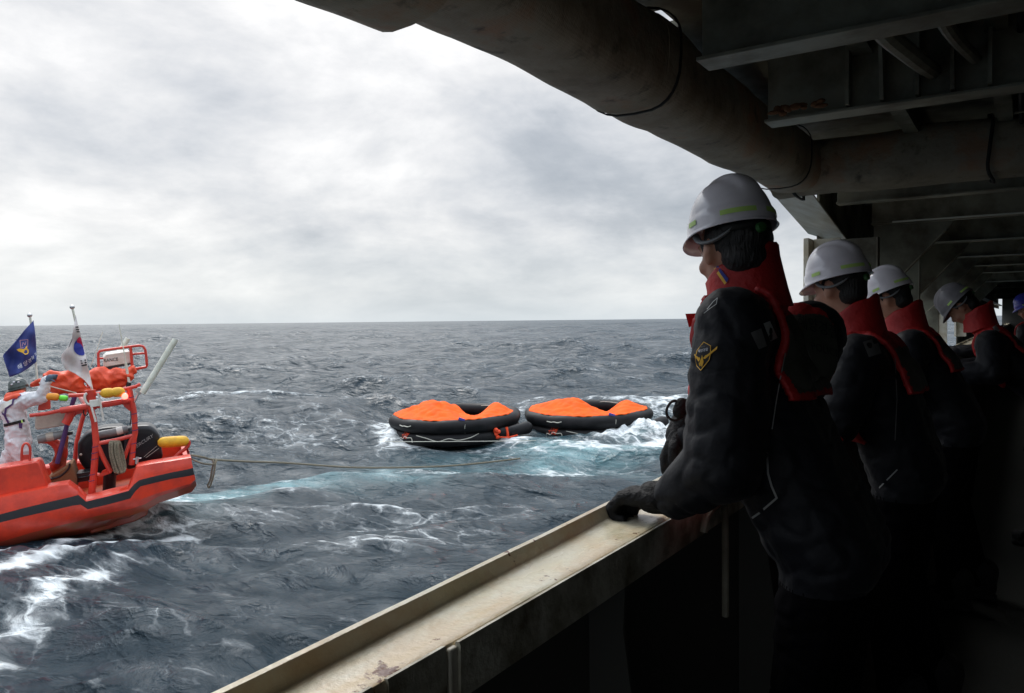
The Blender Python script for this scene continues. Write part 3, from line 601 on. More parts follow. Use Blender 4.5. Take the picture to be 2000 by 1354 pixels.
# ------------------------------------------------------------------ the two empty liferafts
def raft(p, yaw, label, seed, hump2=1.0):
    random.seed(seed)
    u3 = (RH * math.cos(yaw) + FH * math.sin(yaw)); v3 = Vector((0, 0, 1)).cross(u3)
    roll = Matrix.Rotation(rad(-1.2), 4, 'Y') @ Matrix.Rotation(rad(1.5), 4, 'X')
    mw = Matrix((u3, v3, Vector((0, 0, 1)))).transposed().to_4x4() @ roll; mw.translation = Vector((p.x, p.y, 0.0))
    r = thing('liferaft', label, 'life raft', 'empty inflated liferafts', mw)
    R0 = 1.61; NS = 10
    def ring(rad_, z, rnd=0.9):
        pts = []
        for k in range(NS):
            a = 2 * math.pi * (k + .5) / NS; a2 = 2 * math.pi * (k + 1.5) / NS
            A = Vector((math.cos(a), math.sin(a), 0)) * rad_; B = Vector((math.cos(a2), math.sin(a2), 0)) * rad_
            for q in (.06, .2, .5, .8, .94): pts.append(A.lerp(B, q) * (1 + .012 * math.sin(q * math.pi)) + Vector((0, 0, z)))
        return pts
    mb = MB(); mb.tube(ring(R0, .43), [.176 + .008 * noise.noise(Vector((k * .21, seed, 0))) for k in range(50)], 18, closed=True); ut = obj('upper_tube', mb, MAT['rubber'], r, 60)
    mb = MB(); mb.tube(ring(R0 - .03, .11), .172, 18, closed=True); lt = obj('lower_tube', mb, MAT['rubber'], r, 60)
    mb = MB(); mb.lathe([(0, 0), (0, 1.55), (.02, 1.56)], (0, 0, .09), (0, 0, 1), 30); obj('raft_floor', mb, MAT['rubber'], r)
    # collapsed canopy: sagging cloth pinned along the near edge of the upper tube
    def hgt(u, v):
        q = Vector((u * 1.2 + seed * 3.1, v * 1.2, seed))
        base = .565 + .04 * noise.noise(q)
        h1 = .30 * math.exp(-abs((u + .60) / .74) ** 2.4 - abs((v - .05) / .85) ** 2.4) * (1 + .25 * noise.noise(Vector((u * 1.7, v * 1.7, seed))))
        h2 = hump2 * .20 * math.exp(-(((u - 1.08) / .42) ** 2) - ((v - .1) / .8) ** 2)
        dip = -.19 * math.exp(-((u - .46) / .36) ** 2 - ((v - .5) / .9) ** 2)
        fold = .10 * abs(noise.noise(Vector((u * 2.4 + v * 1.3, v * .7 - u * .5, seed + 4)))) - .03
        fold += .06 * abs(noise.noise(Vector((u * 1.1 - v * 3.4, v * 1.2 + u * 3.0, seed + 9)))) +   .018 * abs(noise.noise(Vector((u * 5.5 + v * 2, v * 1.6 - u, seed + 19)))) - .02
        return base + h1 + h2 + dip + fold
    rows = []; nr, na_ = 60, 200
    for i in range(nr):
        f = i / (nr - 1); row = []
        for k in range(na_):
            a = 2 * math.pi * k / na_
            # the cloth reaches the rim everywhere except the open gap at the back right
            gap = math.exp(-((((a - rad(60) + math.pi) % (2 * math.pi)) - math.pi) / rad(46)) ** 4)
            rim = (R0 - .02) * (1 - .78 * gap) * (1 + .012 * math.sin(a * NS))
            q = rim * f ** 0.8; u, v = q * math.cos(a), q * math.sin(a)
            z = hgt(u, v); e = max(0, f - .86) / .14
            z = z * (1 - e) + e * ((.615 + .006 * math.sin(a * 37 + seed)) * (1 - gap) + .22 * gap)
            row.append((u, v, z))
        rows.append(row)
    # hem drapes a little over the outside of the tube
    mb = MB(); hem = []
    for k in range(na_):
        u, v, z = rows[-1][k]; a = 2 * math.pi * k / na_
        gap = math.exp(-((((a - rad(60) + math.pi) % (2 * math.pi)) - math.pi) / rad(46)) ** 4)
        s_ = 1 + .02 * (1 - gap); hem.append((u * s_, v * s_, z - .012 - .02 * gap - .008 * abs(math.sin(a * 23 + seed))))
    mb.grid(rows + [hem], closed=True); c = obj('canopy', mb, MAT['rcloth'], r, 70); sd = c.modifiers.new('thick', 'SOLIDIFY'); sd.thickness = .006
    # white scuff and blue strap end on the cloth
    mb = MB(); mb.box((.38, -1.57, .612), (.16, .02, .06), Matrix.Rotation(rad(20), 3, 'Y')); obj('strap_tab', mb, MAT['blue'], r)
    def rope(pts, name='grab_line', rr_=.011): 
        mb = MB(); mb.tube(smooth_pts(pts, 5), rr_, 6); obj(name, mb, MAT['line'], r)
    def side(a, z, off=.012, low=False):
        a = rad(a); k = (a / (2 * math.pi) * NS - .5) % 1; base_r = (R0 - (.03 if low else 0)) * (math.cos(math.pi / NS) / math.cos((k - .5) * 2 * math.pi / NS)) * .995
        zc = .11 if low else .43; tr = .175 if low else .184
        dr = math.sqrt(max(tr * tr - (z - zc) ** 2, 0.0004)) + off
        return ((base_r + dr) * math.cos(a), (base_r + dr) * math.sin(a), z)
    rope([side(-121 - 0, .47), side(-124, .445), side(-128, .455), side(-131, .44), side(-136, .45)])
    rope([side(-118, .22, .015, True), side(-108, .17, .02, True), side(-97, .10, .03, True), side(-88, .17, .015, True), side(-80, .12, .03, True), side(-70, .16, .02, True), side(-62, .235, .012, True)])
    rope([side(-138, .06, .03, True), side(-137, .13, .03, True), side(-133, .11, .02, True), side(-130, .18, .02, True), side(-126, .16, .02, True), side(-122, .16, .02, True), side(-121, .05, .03, True)])
    rope([side(-74, .50), side(-74.5, .40), side(-74, .27)], rr_=.006)
    ins = [(math.cos(rad(a)) * (R0 - .175), math.sin(rad(a)) * (R0 - .175), z) for a, z in ((118, .44), (106, .56), (92, .42), (80, .40), (66, .56), (44, .54), (30, .46))]
    rope(ins, rr_=.009)
    # orange lettering on the near side, wrapped on the lower tube
    vs, fs = text_polys('구명벌', .17); mb = MB()
    for dd in (0, .004):
        mb.add([side(-131 + x * 22 + y * 4, .195 + y, .022 + dd, True)[:2] + (.195 + y,) for x, y in vs], fs)
    obj('lettering', mb, MAT['rorange'], lt, None)
    # inflation bottle and boarding strap gathered at the right end
    mb = MB(); mb.cap((1.30, -1.12, .20), .11, (1.62, -.95, .23), .10, 12); mb.cap((1.55, -.98, .2), .13, (1.92, -.62, .22), .16, 14); obj('gas_bottle', mb, MAT['rubber'], r)
    mb = MB()
    for k in range(9): mb.ell((1.20 + random.uniform(-.05, .06), -1.22 + random.uniform(-.05, .05), .20 + random.uniform(-.12, .12)), (.06, .06, .055), nu=10, nv=8)
    mb.tube([(1.44, -1.12, .33), (1.46, -1.14, .2), (1.47, -1.10, .06)], .035, 8); mb.tube([(1.25, -1.25, .1), (1.5, -1.2, .08), (1.7, -1.0, .1)], .02, 6)
    obj('boarding_strap', mb, MAT['rorange'], r, 60)
    return r
raft(R1P, rad(-4), 'black inflated liferaft with taller crumpled orange canopy folds, left of the pair', 3, 1.15)
raft(R2P, rad(3), 'black inflated liferaft beside the white churning water, right of the pair', 8, 1.0)
def rope_thing(pts, r_, label, cat='rope', m='line', name='rope', n=8):
    pp = smooth_pts(pts, n); o = thing(name, label, cat, None, Matrix.Translation(pp[0]))
    mb = MB(); mb.tube([p - pp[0] for p in pp], r_, 6); obj('strand', mb, MAT[m], o); return o
rope_thing([at(752, 863, 18.7), at(900, 862.5, 18.9), at(1030, 861, 19.1), at(1130, 860, 19.3)], .009, 'thin taut white painter line along the near side of both liferafts', n=6)

# ------------------------------------------------------------------ the rescue boat (local x to the bow, y to port = towards the ship, z up)
BY, BPITCH = rad(25), rad(9.5)
_c, _s = math.cos(BY), math.sin(BY)
bx = (-RH * _c - FH * _s); by = (RH * _s - FH * _c)
bx = (bx * math.cos(BPITCH) - Vector((0, 0, 1)) * math.sin(BPITCH)).normalized(); bz = bx.cross(by).normalized()
BM = Matrix((bx, by, bz)).transposed().to_4x4(); BM.translation = at(374, 895, 11.2); BI = BM.inverted()
_bo = BI @ CAMP
def B(px, py, yin=0.0):                                       # photo point -> boat point, yin metres inboard of the port side
    d = BI.to_3x3() @ ray(px, py); return _bo + d * ((-yin - _bo.y) / d.y)
boat = thing('rescue_boat', 'orange rescue boat with black stripe and red frame, trailing a tow rope', 'boat', None, BM)
def BP(name, mb, m, parent=boat, smooth=35, w=None):
    o = obj(name, mb, MAT[m] if isinstance(m, str) else m, parent, smooth)
    if w: bev(o, w)
    return o
st = [(377, 895, 914, 928, 938, 942), (366, 897, 917, 931, 947, 955), (335, 902, 923, 936, 956, 966), (300, 907, 931, 944, 966, 977), (272, 913, 938, 951, 976, 993), (262, 934, 946, 960, 980, 996), (251, 957, 959, 975, 984, 1000),
      (210, 967, 970, 986, 992, 1008), (168, 978, 980, 996, 1002, 1018), (153, 962, 967, 987, 1005, 1022), (138, 947, 971, 989, 1010, 1027), (95, 954, 981, 999, 1020, 1037), (45, 964, 993, 1010, 1032, 1050), (0, 974, 1005, 1021, 1044, 1064)]
BW = 2.3
secs = []
for s_ in st:
    x = B(s_[0], s_[2]).x; zs, zt, zb, zm, zc = [B(s_[0], v).z for v in s_[1:]]
    secs.append([x, zs, zt, zb, zm, zc, 0.0])
x0 = secs[-1]; prev = secs[-3]
for k in range(1, 9):                                          # carried on forward to the bow, out of frame
    x = x0[0] + k * .48; e = (k / 8) ** 2.2
    secs.append([x] + [x0[j] + (.22 * e if j < 3 else .16 * e if j < 4 else .35 * e) for j in range(1, 6)] + [1.06 * (k / 8) ** 2.6])
ZF = secs[8][1] - .16                                           # cockpit sole
rows = []
for x, zs, zt, zb, zm, zc, pin in secs:
    zk = zc - (.10 + .45 * min(1, max(0, (x - .45) / 1.0))) * (1 - pin / 1.3)
    half = [(.36, ZF), (.36, zs - .01), (.33, zs + .018), (.10, zs + .02), (.055, zs + .004), (.03, (zs + zt) / 2 + .01), (.004, zt), (.004, zb), (.012, zm), (.07, zc + .02), (.16, zc - .09), (BW / 2, zk)]
    half = [(pin + y * (1 - pin / 1.15), z) for y, z in half]
    rows.append([(x, -y, z) for y, z in half] + [(x, -(BW - y), z) for y, z in half[-2::-1]])
mb = MB(); mb.grid(rows); nn_ = len(rows[0])
for i in range(len(mb.f)):
    j = i % (nn_ - 1); jj = min(j, nn_ - 2 - j); mb.m[i] = 1 if jj == 6 else 2 if jj >= 9 else 0
tr = [(-rows[0][0][1] * 0 + rows[0][k][0], rows[0][k][1], rows[0][k][2]) for k in range(nn_)]
mb.add(tr, [tuple(range(2, nn_ - 2))], 0)
hull = BP('hull', mb, [MAT['orange'], MAT['stripe'], MAT['orange_low']], smooth=28)
mb = MB(); mb.span(.10, 6.1, -1.94, -.36, ZF - .03, ZF); BP('cockpit_floor', mb, 'orange_low')
mb = MB(); mb.span(.03, .10, -1.90, -.40, ZF - .01, secs[0][1] - .02); BP('transom', mb, 'orange', w=.01)
# black non-slip pads along the gunwale top
for a, b_ in (((352, 897), (322, 902)), ((318, 903), (292, 908)), ((246, 957), (176, 975))):
    p, q = B(*a, .20), B(*b_, .20); mb = MB(); mb.prism([p + Vector((0, .085, .016)), q + Vector((0, .085, .016)), q + Vector((0, -.085, .016)), p + Vector((0, -.085, .016))], (0, 0, .006)); BP('gunwale_pad', mb, 'stripe', hull)
mb = MB(); p = B(292, 996, .5); q = B(262, 1003, .5); mb.prism([p + Vector((0, 0, .05)), p + Vector((.04, 0, -.07)), q + Vector((0, 0, -.12)), q + Vector((.6, 0, -.14)), q + Vector((.6, 0, .1))], (0, -.25, 0)); BP('skeg', mb, 'orange_low', w=.02)
# coaming forward of the notch
cm = [B(-60, 922, .12), B(0, 914, .12), B(73, 901, .12), B(77, 905, .12), B(95, 953, .12), B(0, 974, .12), B(-60, 986, .12)]
cm = [p + Vector((0, 0, 0)) for p in cm]; cm = [p + (Vector((p.x * 0 + 2.6, 0, 0)) if i in (0, 6) else Vector()) for i, p in enumerate(cm)]
mb = MB(); mb.prism(cm, (0, -.40, 0)); BP('coaming', mb, 'orange', w=.02)
def tb(name, pts, yin, r, m='frame', parent=boat, seg=10, sm=0, caps=True):
    ys = yin if isinstance(yin, (list, tuple)) else [yin] * len(pts)
    P3 = [B(p[0], p[1], y) for p, y in zip(pts, ys)]
    if sm: P3 = smooth_pts(P3, sm)
    mb = MB(); mb.tube(P3, r, seg); return BP(name, mb, m, parent, 60)
mb = MB(); mb.tube([B(374, 896.5, .07), B(273, 914.5, .07)], .022, 8); mb.tube([B(249, 959, .07), B(168, 979, .07)], .018, 8); BP('rub_rail', mb, 'orange', hull)
# ---- red tube frame
N_, F_ = .42, 1.88
tb('frame_leg', [(179, 965), (184, 915), (188, 866), (184, 825), (178, 798)], N_, [.05, .048, .046, .042, .04])
tb('frame_leg', [(257, 908), (261, 860), (264, 845), (262, 805), (256, 776), (252, 757)], N_, .04)
tb('frame_leg', [(146, 906), (150, 862), (160, 822), (170, 790)], F_, .034)
tb('frame_crossbar', [(189, 867), (226, 860), (264, 850)], N_, .03)
tb('frame_brace', [(190, 868), (202, 895), (216, 922)], N_, .034)
tb('frame_brace', [(259, 852), (250, 876), (239, 904)], N_, .03)
tb('frame_top_bar', [(118, 802), (170, 794), (212, 789), (257, 781)], N_, .045)
tb('frame_top_bar', [(134, 773), (176, 771), (222, 765), (266, 755), (274, 750)], N_, .026)
tb('frame_top_bar', [(120, 765), (200, 752), (240, 742)], F_, .03)
tb('frame_top_bar', [(257, 781), (250, 762), (236, 745)], [N_, 1.1, F_], .034)
tb('frame_top_bar', [(168, 796), (160, 780), (150, 766)], [N_, 1.1, F_], .034)
tb('frame_brace', [(147, 772), (141, 790), (126, 850), (112, 905)], [.6, .6, .65, .7], .032, 'purple')
tb('frame_brace', [(139, 800), (134, 818), (128, 828)], .5, .06)
tb('frame_leg', [(176, 762), (177, 778), (180, 800)], N_, [.075, .07, .055])
tb('frame_brace', [(58, 812), (90, 808), (142, 797)], .55, .026)
tb('hanging_strap', [(255, 800), (256, 815), (254, 832)], .46, .008, 'blk')
for py in (872, 884, 896, 926, 938): 
    c = B(187.5 - (py - 866) * .09, py, N_); mb = MB(); mb.lathe([(-.004, .0), (-.004, .052), (.004, .052), (.004, 0)], c, (0.05, 0, 1), 12); BP('frame_clip', mb, 'purple')
for px, py in ((256, 776), (262, 808), (263.5, 826), (264, 840), (261, 866), (259, 884)):
    mb = MB(); mb.lathe([(-.005, .0), (-.005, .044), (.005, .044), (.005, 0)], B(px, py, N_), (0.02, 0, 1), 12); BP('frame_clip', mb, 'purple')
mb = MB(); mb.prism([B(238, 784, N_), B(257, 781, N_), B(259, 806, N_), B(252, 802, N_), B(242, 794, N_)], (0, -.02, 0)); BP('gusset_plate', mb, 'frame')
mb = MB(); mb.prism([B(148, 794, .6), B(166, 794, .6), B(172, 804, .6), B(150, 810, .6), B(138, 822, .6), B(140, 806, .6)], (0, -.02, 0)); BP('gusset_plate', mb, 'frame')
mb = MB(); mb.prism([B(76, 776, .8), B(97, 775, .8), B(99, 799, .8), B(74, 803, .8)], (0, -.06, 0)); BP('control_panel', mb, 'frame', w=.01)
# engine well plate with a round hole, seen beside the crewman
pl = []; c = B(88, 886, .95); rows2 = []
for k in range(13):
    a = rad(-80 + 170 * k / 12); rows2.append([c + Vector((-math.cos(a) * .125, 0, math.sin(a) * .155)), c + Vector((-math.cos(a) * (.24 + .05 * math.cos(a)), 0, math.sin(a) * .26 - .02))])
mb = MB(); mb.grid(rows2); o = BP('hoop_plate', mb, 'frame'); sd = o.modifiers.new('thick', 'SOLIDIFY'); sd.thickness = .05
mb = MB(); mb.prism([B(96, 915, .9), B(122, 850, .9), B(134, 852, .9), B(128, 920, .9), B(110, 935, .9)], (0, -.05, 0)); BP('console_side', mb, 'orange_low', w=.01)
mb = MB(); mb.prism([B(92, 935, .7), B(140, 905, .7), B(150, 935, .7), B(150, 955, .7), B(95, 955, .7)], (0, -.5, 0)); BP('equipment_locker', mb, 'brown', w=.02)
mb = MB(); mb.prism([B(150, 925, .8), B(178, 921, .8), B(180, 938, .8), B(144, 944, .8)], (0, -.3, 0)); mb.tube([B(152, 934, .78), B(176, 930, .78)], .012, 8); BP('battery_box', mb, 'blk', w=.01)
mb = MB(); mb.tube(smooth_pts([B(96, 936, .7), B(118, 930, .7), B(134, 915, .7), B(136, 905, .7)], 6), .014, 8); BP('fuel_hose', mb, 'blk')
mb = MB(); mb.prism([B(200, 921, .75), B(216, 914, .75), B(218, 924, .75), B(190, 934, .75)], (0, -.1, 0)); BP('engine_bracket', mb, 'orange')
# ---- top cage, white box and orange canvas bundle
YC = 1.1
tb('top_cage', [(193, 724), (192, 700), (192, 690), (195, 686), (204, 684), (240, 679), (272, 675), (280, 677), (284, 684), (286, 700), (287, 714), (286, 717), (262, 721)], YC, .020)
tb('cage_bar', [(255, 678), (257, 700), (259, 722)], YC, .022)
tb('cage_bar', [(257, 692), (283, 690)], YC, .018)
tb('cage_bar', [(193, 700), (202, 700)], YC, .016)
tb('cage_bar', [(258, 723), (286, 716.5)], YC + .02, .022)
mb = MB(); fr = [B(202, 718, YC + .05), B(202, 699, YC + .05), B(208, 692.5, YC + .05), B(252, 686, YC + .05), B(255, 690, YC + .05), B(257.5, 709, YC + .05)]
mb.prism(fr, (.02, -.30, .03)); wb = BP('white_equipment_case', mb, 'white', w=.012)
mb = MB(); mb.prism([B(201, 718.5, YC + .04), B(257.5, 709.3, YC + .04), B(257.5, 712, YC + .04), B(209, 722, YC + .04)], (0, -.32, 0)); BP('case_shelf', mb, 'stripe')
vs, fs = text_polys('RANCE', 1.0); mb = MB()
for dd in (.0, .003): mb.add([B(216.5 + x * 8.8 - y * .0, 703.4 - y * 9.0 - x * 1.15, YC + .045 - dd) for x, y in vs], fs)
BP('lettering', mb, 'stripe', wb, None)
def bundle(cs, yin, name, seed, m='canvas'):
    mb = MB()
    for a, ra, b_, rb in cs: mb.cap(B(*a, yin), ra, B(*b_, yin), rb, 14)
    me = baked(mb, name, [('REMESH', dict(mode='VOXEL', voxel_size=.014)), ('SMOOTH', dict(factor=.5, iterations=8))])
    def fn(q, nm):
        n1_ = noise.noise(Vector((q.x * 3.2 + q.z * 4, q.y * 2, q.z * 5 + seed))); n2_ = noise.noise(Vector((q.x * 9 - q.z * 5, q.y * 3, q.z * 11 + seed)))
        return q + nm * (.055 * (1 - abs(n1_) * 2.6) + .022 * (1 - abs(n2_) * 2.5) - .03)
    push(me, fn)
    me.materials.append(MAT[m]); shade(me, 180); return obj(name, me, None, boat)
bundle([((70, 747), .055, (100, 741), .085), ((95, 738), .08, (142, 738), .11), ((90, 748), .07, (150, 750), .12), ((140, 745), .13, (168, 762), .07), ((100, 757), .05, (150, 762), .07)], .95, 'folded_canopy', 3)
bundle([((180, 737), .11, (205, 738), .13), ((200, 742), .14, (248, 732), .10), ((185, 752), .06, (215, 762), .05), ((210, 758), .06, (250, 738), .06), ((235, 735), .10, (259, 725), .06)], 1.0, 'folded_canopy', 9)
tb('tie_cord', [(76, 748), (110, 758), (150, 768)], .8, .008, 'tube')
# ---- white tubes and aerials
tb('white_tube', [(278, 768), (300, 733), (343, 663)], .36, .044, 'tube', seg=14)
tb('white_tube', [(214, 722), (234, 686), (250, 661)], 1.5, .040, 'tube', seg=14)
mb = MB(); mb.prism([B(264, 766, .36), B(269, 756, .36), B(280, 759.5, .36), B(275, 771, .36)], (0, -.08, 0)); BP('tube_clamp', mb, 'metal', w=.006)
tb('tube_clamp_bracket', [(263, 785), (268, 774), (272, 766)], .38, .016, 'metal')
tb('aerial', [(232.5, 634), (241, 680), (246, 711)], .9, .008, 'tube')
tb('aerial', [(245.5, 709), (249, 730), (252.5, 749)], .9, .020, 'tube')
tb('aerial', [(200.5, 648), (187, 690), (177, 716)], 1.6, .006, 'tube')
mb = MB(); mb.tube([B(252.5, 747, .9), B(250, 757, .9)], .035, 10); BP('aerial_mount', mb, 'blk')
# ---- floats on the top bar, lamp, white bracket
def sausage(name, pts, yin, r, m, waist=None):
    mb = MB(); P3 = [B(*p, yin) for p in pts]; n = 14; path = [P3[0].lerp(P3[-1], k / n) for k in range(n + 1)]
    rs = [r * (max(1 - (2 * k / n - 1) ** 6, .12)) ** .5 * (1 - (waist or 0) * math.exp(-((k / n - .5) / .06) ** 2)) for k in range(n + 1)]
    mb.tube(path, rs, 18); return BP(name, mb, m, boat, 60)
sausage('yellow_float', [(196, 769), (244, 765)], .34, .070, 'yellow', .16)
sausage('amber_float', [(90, 774.5), (116, 776)], .5, .052, 'amber')
sausage('green_float', [(115, 777), (133, 779)], .5, .040, 'green')
mb = MB(); mb.ell(B(244, 774, .30), (.042, .042, .046)); lp = BP('nav_lamp', mb, 'lamp')
mb = MB(); mb.lathe([(-.04, .03), (-.035, .045), (0, .045), (0, .0)], B(243.5, 780, .30), (0, 0, 1), 14); BP('lamp_base', mb, 'frame', lp)
mb = MB(); mb.prism([B(174, 782, .34), B(197, 780, .34), B(199, 793, .34), B(176, 796, .34)], (0, -.04, 0)); BP('white_bracket', mb, 'white', w=.008)
tb('white_bracket_arm', [(191, 768), (196, 785), (202, 822)], .33, .014, 'white')
tb('white_bracket_arm', [(179, 796), (183, 810), (187, 824)], .33, .014, 'white')
tb('white_bracket_arm', [(170, 768), (166, 772), (166, 780), (170, 788), (176, 790)], .36, .018, 'white', sm=4)
tb('cable_loop', [(168, 790), (163, 803), (166, 812), (172, 808), (172, 798)], .45, .009, 'blk', sm=4)
# ---- beige roll, cylinders
mb = MB(); mb.prism([B(69, 812, .7), B(137, 800, .7), B(138, 806, .7), B(134, 828, .7), B(131, 831, .7), B(72, 840, .7), B(68, 836, .7)], (0, -.14, 0)); BP('beige_screen', mb, 'beige', w=.03)
tb('screen_top_batten', [(69, 810.5), (137, 798.5)], .69, .016, 'white')
cy = tb('grey_cylinder', [(74, 859), (100, 853), (128, 847)], .75, [.062, .062, .055], 'gcyl', seg=16)
tb('cylinder_band', [(91, 855), (105, 852)], .75, .064, 'beige', cy, 16)
tb('cylinder_valve', [(127, 847.5), (136, 846), (142, 845)], .75, [.04, .03, .022], 'blk', cy, 12)
cy = tb('grey_cylinder', [(192, 850), (220, 845), (250, 838)], .66, .056, 'gcyl', seg=16)
tb('cylinder_band', [(228, 843), (240, 840)], .66, .058, 'white', cy, 16)
tb('red_handle_loop', [(42, 900), (43, 878), (46, 869), (51, 866), (56, 869), (59, 878), (58, 900)], .16, .016, 'frame', sm=3)
mb = MB(); mb.prism([B(43, 889, .16), B(58, 888, .16), B(59, 897, .16), B(42, 899, .16)], (0, -.02, 0)); BP('handle_plate', mb, 'frame')
# ---- twin outboards
def outboard(prof, yin, th, fs=None, name='outboard_engine'):
    ctr = Vector(); P3 = [B(*p, yin) for p in prof]
    for p in P3: ctr += p / len(P3)
    PP = smooth_pts(P3, 4, True); rows = []
    for f, sc in ((0, .0), (0, .55), (.0, .80), (.035, .93), (.09, .99), (.2, 1.0), (.5, 1.02), (.8, 1.0), (.91, .99), (.965, .93), (1, .80), (1, .55), (1, 0)):
        rows.append([Vector(((p - ctr).x * sc, (p - ctr).y, (p - ctr).z * sc)) + ctr + Vector((0, -f * th, 0)) for p in PP])
    mb = MB(); mb.grid(rows, closed=True); return BP(name, mb, 'cowl', boat, 50)
e1 = outboard([(151, 872), (153, 864), (166, 849), (180, 842), (200, 836), (224, 834), (240, 836), (246, 860), (243, 900), (230, 930), (190, 925), (170, 922), (156, 905), (151, 890)], 1.15, .52)
mb = MB(); mb.ell(B(158, 888, 1.14), (.018, .012, .018)); BP('cowl_stud', mb, 'white', e1)
e2 = outboard([(246, 842), (258, 834), (284, 831), (297, 834), (309, 846), (314, 860), (316, 880), (316, 897), (290, 905), (250, 918), (243, 895), (243, 860)], .62, .50)
for a, b_, y_, e_ in (((215, 925), (212, 975), 1.2, e1), ((285, 895), (280, 960), .9, e2)):
    mb = MB(); mb.tube([B(*a, y_), B(*b_, y_)], .09, 12); BP('engine_leg', mb, 'blk', e_)
vs, fs = text_polys('MERCURY', 1.0); mb = MB(); c_, s_ = math.cos(rad(33)), math.sin(rad(33)); xm = max(v[0] for v in vs)
for dd in (0, .003): mb.add([B(299 + ((x - xm) * 10.5) * c_ - y * 9.5 * s_ * .35, 851 - ((x - xm) * 10.5) * s_ - y * 9.5, .606 - dd) for x, y in vs], fs)
BP('lettering', mb, 'silver', e2, None)
for a, b_ in (((281, 893), (307, 871)), ((285, 894.5), (311, 875.5))):
    mb = MB(); q = Vector((0, 0, .008)); A_, B_ = B(*a, .605), B(*b_, .605); mb.prism([A_, B_, B_ + q * .5, A_ + q * .5], (0, .006, 0)); BP('cowl_stripe', mb, 'white', e2)
# ---- stern fender arm, cleat
sausage('yellow_fender_sleeve', [(308, 865), (369, 861)], .5, .082, 'yellow')
tb('fender_arm', [(342, 893), (352, 884), (363, 876), (369, 868), (368, 861)], .5, .026, 'frame', sm=4)
mb = MB(); mb.tube([B(267, 906, .25), B(268, 893, .25)], .022, 10); mb.tube([B(260, 897.5, .25), B(276, 895, .25)], .010, 8); BP('mooring_cleat', mb, 'metal', hull)

# ---- ropes
hank = thing('rope_hank', 'thick brown rope hank hanging from the red boat frame', 'rope', None, Matrix.Translation(BM @ B(226, 860, .36)))
HI = hank.matrix_world.inverted() @ BM; mb = MB()
for k in range(9):
    u = k / 8; x1 = 214 + 16 * u; x2 = 224 + 18 * u + random.uniform(-1, 1); 
    yy = .33 + .03 * math.sin(k * 2.3)
    mb.tube([HI @ q for q in smooth_pts([B(x1 + 1, 864, yy), B(x1 + .5, 870, yy - .02), B(x1 + 2, 890, yy - .01), B(x2 - 1, 918, yy), B(x2 + 2, 925 - 8 * abs(u - .4), yy), B(x2 + 3, 905, yy + .05), B(x1 + 5, 868, yy + .04), B(x1 + 1, 862, yy + .03)], 5)], .017, 8)
obj('rope_coil', mb, MAT['rope'], hank, 60)
rope_thing([BM @ B(373, 889, .3), at(398, 893.5, 11.6), at(418, 898, 12.2), at(480, 901.5, 13.0), at(560, 904.5, 14.0), at(700, 913.5, 14.6), at(850, 911.5, 14.9), at(940, 904.5, 15.1), at(1016, 895.5, 15.3)], .016, 'long sagging brown tow rope from the boat stern towards the rafts', m='rope', name='tow_rope')
rope_thing([BM @ B(375, 897, .3), at(395, 905, 11.5), at(417, 907, 12.1), at(421, 899, 12.2), at(418, 897, 12.2)], .012, 'short slack rope strand under the tow rope at the boat stern', m='rope')
rope_thing([at(414, 898, 12.15), at(417, 903, 12.1), at(414, 920, 12.1), at(411, 937, 12.1), at(406, 948, 12.1), at(409, 952, 12.1), at(414, 940, 12.1), at(418, 925, 12.1), at(421, 905, 12.15), at(424, 899, 12.2)], .014, 'knotted brown rope end dangling from the tow rope near the boat', m='rope')

# ---- flags
def flag(label, pole, ytop, grid_px, yin, m, name='flag'):
    base = B(*pole[-1], yin); f = thing(name, label, 'flag', 'flags on the rescue boat', BM @ Matrix.Translation(base)); FI = Matrix.Translation(-base)
    mb = MB(); mb.tube([FI @ B(*p, yin) for p in pole], .016, 10); obj('pole', mb, MAT['tube'], f)
    mb = MB(); mb.ell(FI @ B(pole[0][0], pole[0][1], yin), (.034, .034, .03)); obj('finial', mb, MAT['metal'], f, 60)
    def S3(px, py, off=0): return FI @ B(px, py, yin - .105 + .05 * math.sin(px * .16 + py * .05) + .03 * math.sin(py * .13 - px * .07) - off)
    mb = MB(); mb.grid([[S3(*p) for p in r_] for r_ in grid_px]); c = obj('cloth', mb, MAT[m], f, 80); sd = c.modifiers.new('thick', 'SOLIDIFY'); sd.thickness = .004; sd.offset = 0
    def deco(name, polys, mm):
        mb = MB()
        for poly in polys:
            a, fs_ = poly if isinstance(poly, tuple) else (poly, [tuple(range(len(poly)))])
            mb.add([S3(*p, .016) for p in a], fs_)
        me_ = mb.mesh(name, (MAT[mm],), None, False)
        bm_ = bmesh.new(); bm_.from_mesh(me_); bmesh.ops.triangulate(bm_, faces=bm_.faces); bmesh.ops.subdivide_edges(bm_, edges=[e for e in bm_.edges if e.calc_length() > .05], cuts=2, use_grid_fill=False); bm_.to_mesh(me_); bm_.free()
        return obj(name, me_, None, c)
    return f, deco
def lerp2(a, b_, t_): return (a[0] + (b_[0] - a[0]) * t_, a[1] + (b_[1] - a[1]) * t_)
def poly_at(P_, t_):
    n = len(P_) - 1; i = min(int(t_ * n), n - 1); return lerp2(P_[i], P_[i + 1], t_ * n - i)
lft = [(65, 627), (48, 645), (26, 672), (5, 694), (12, 716), (19, 737)]
rgt = [(65.5, 627), (68, 645), (70, 665), (71, 682), (71.5, 698), (71, 707)]
top_ = []
G = []
NV, NU = 26, 18
for i in range(NV + 1):
    v = i / NV; a = poly_at(lft, v); b_ = poly_at(rgt, v); row = []
    for j in range(NU + 1):
        u = j / NU; p = lerp2(a, b_, u); sag = math.sin(math.pi * u) * (-3.0 + 8.5 * v) * .9; row.append((p[0], p[1] + sag * (.4 if v < .6 else .8)))
    G.append(row)
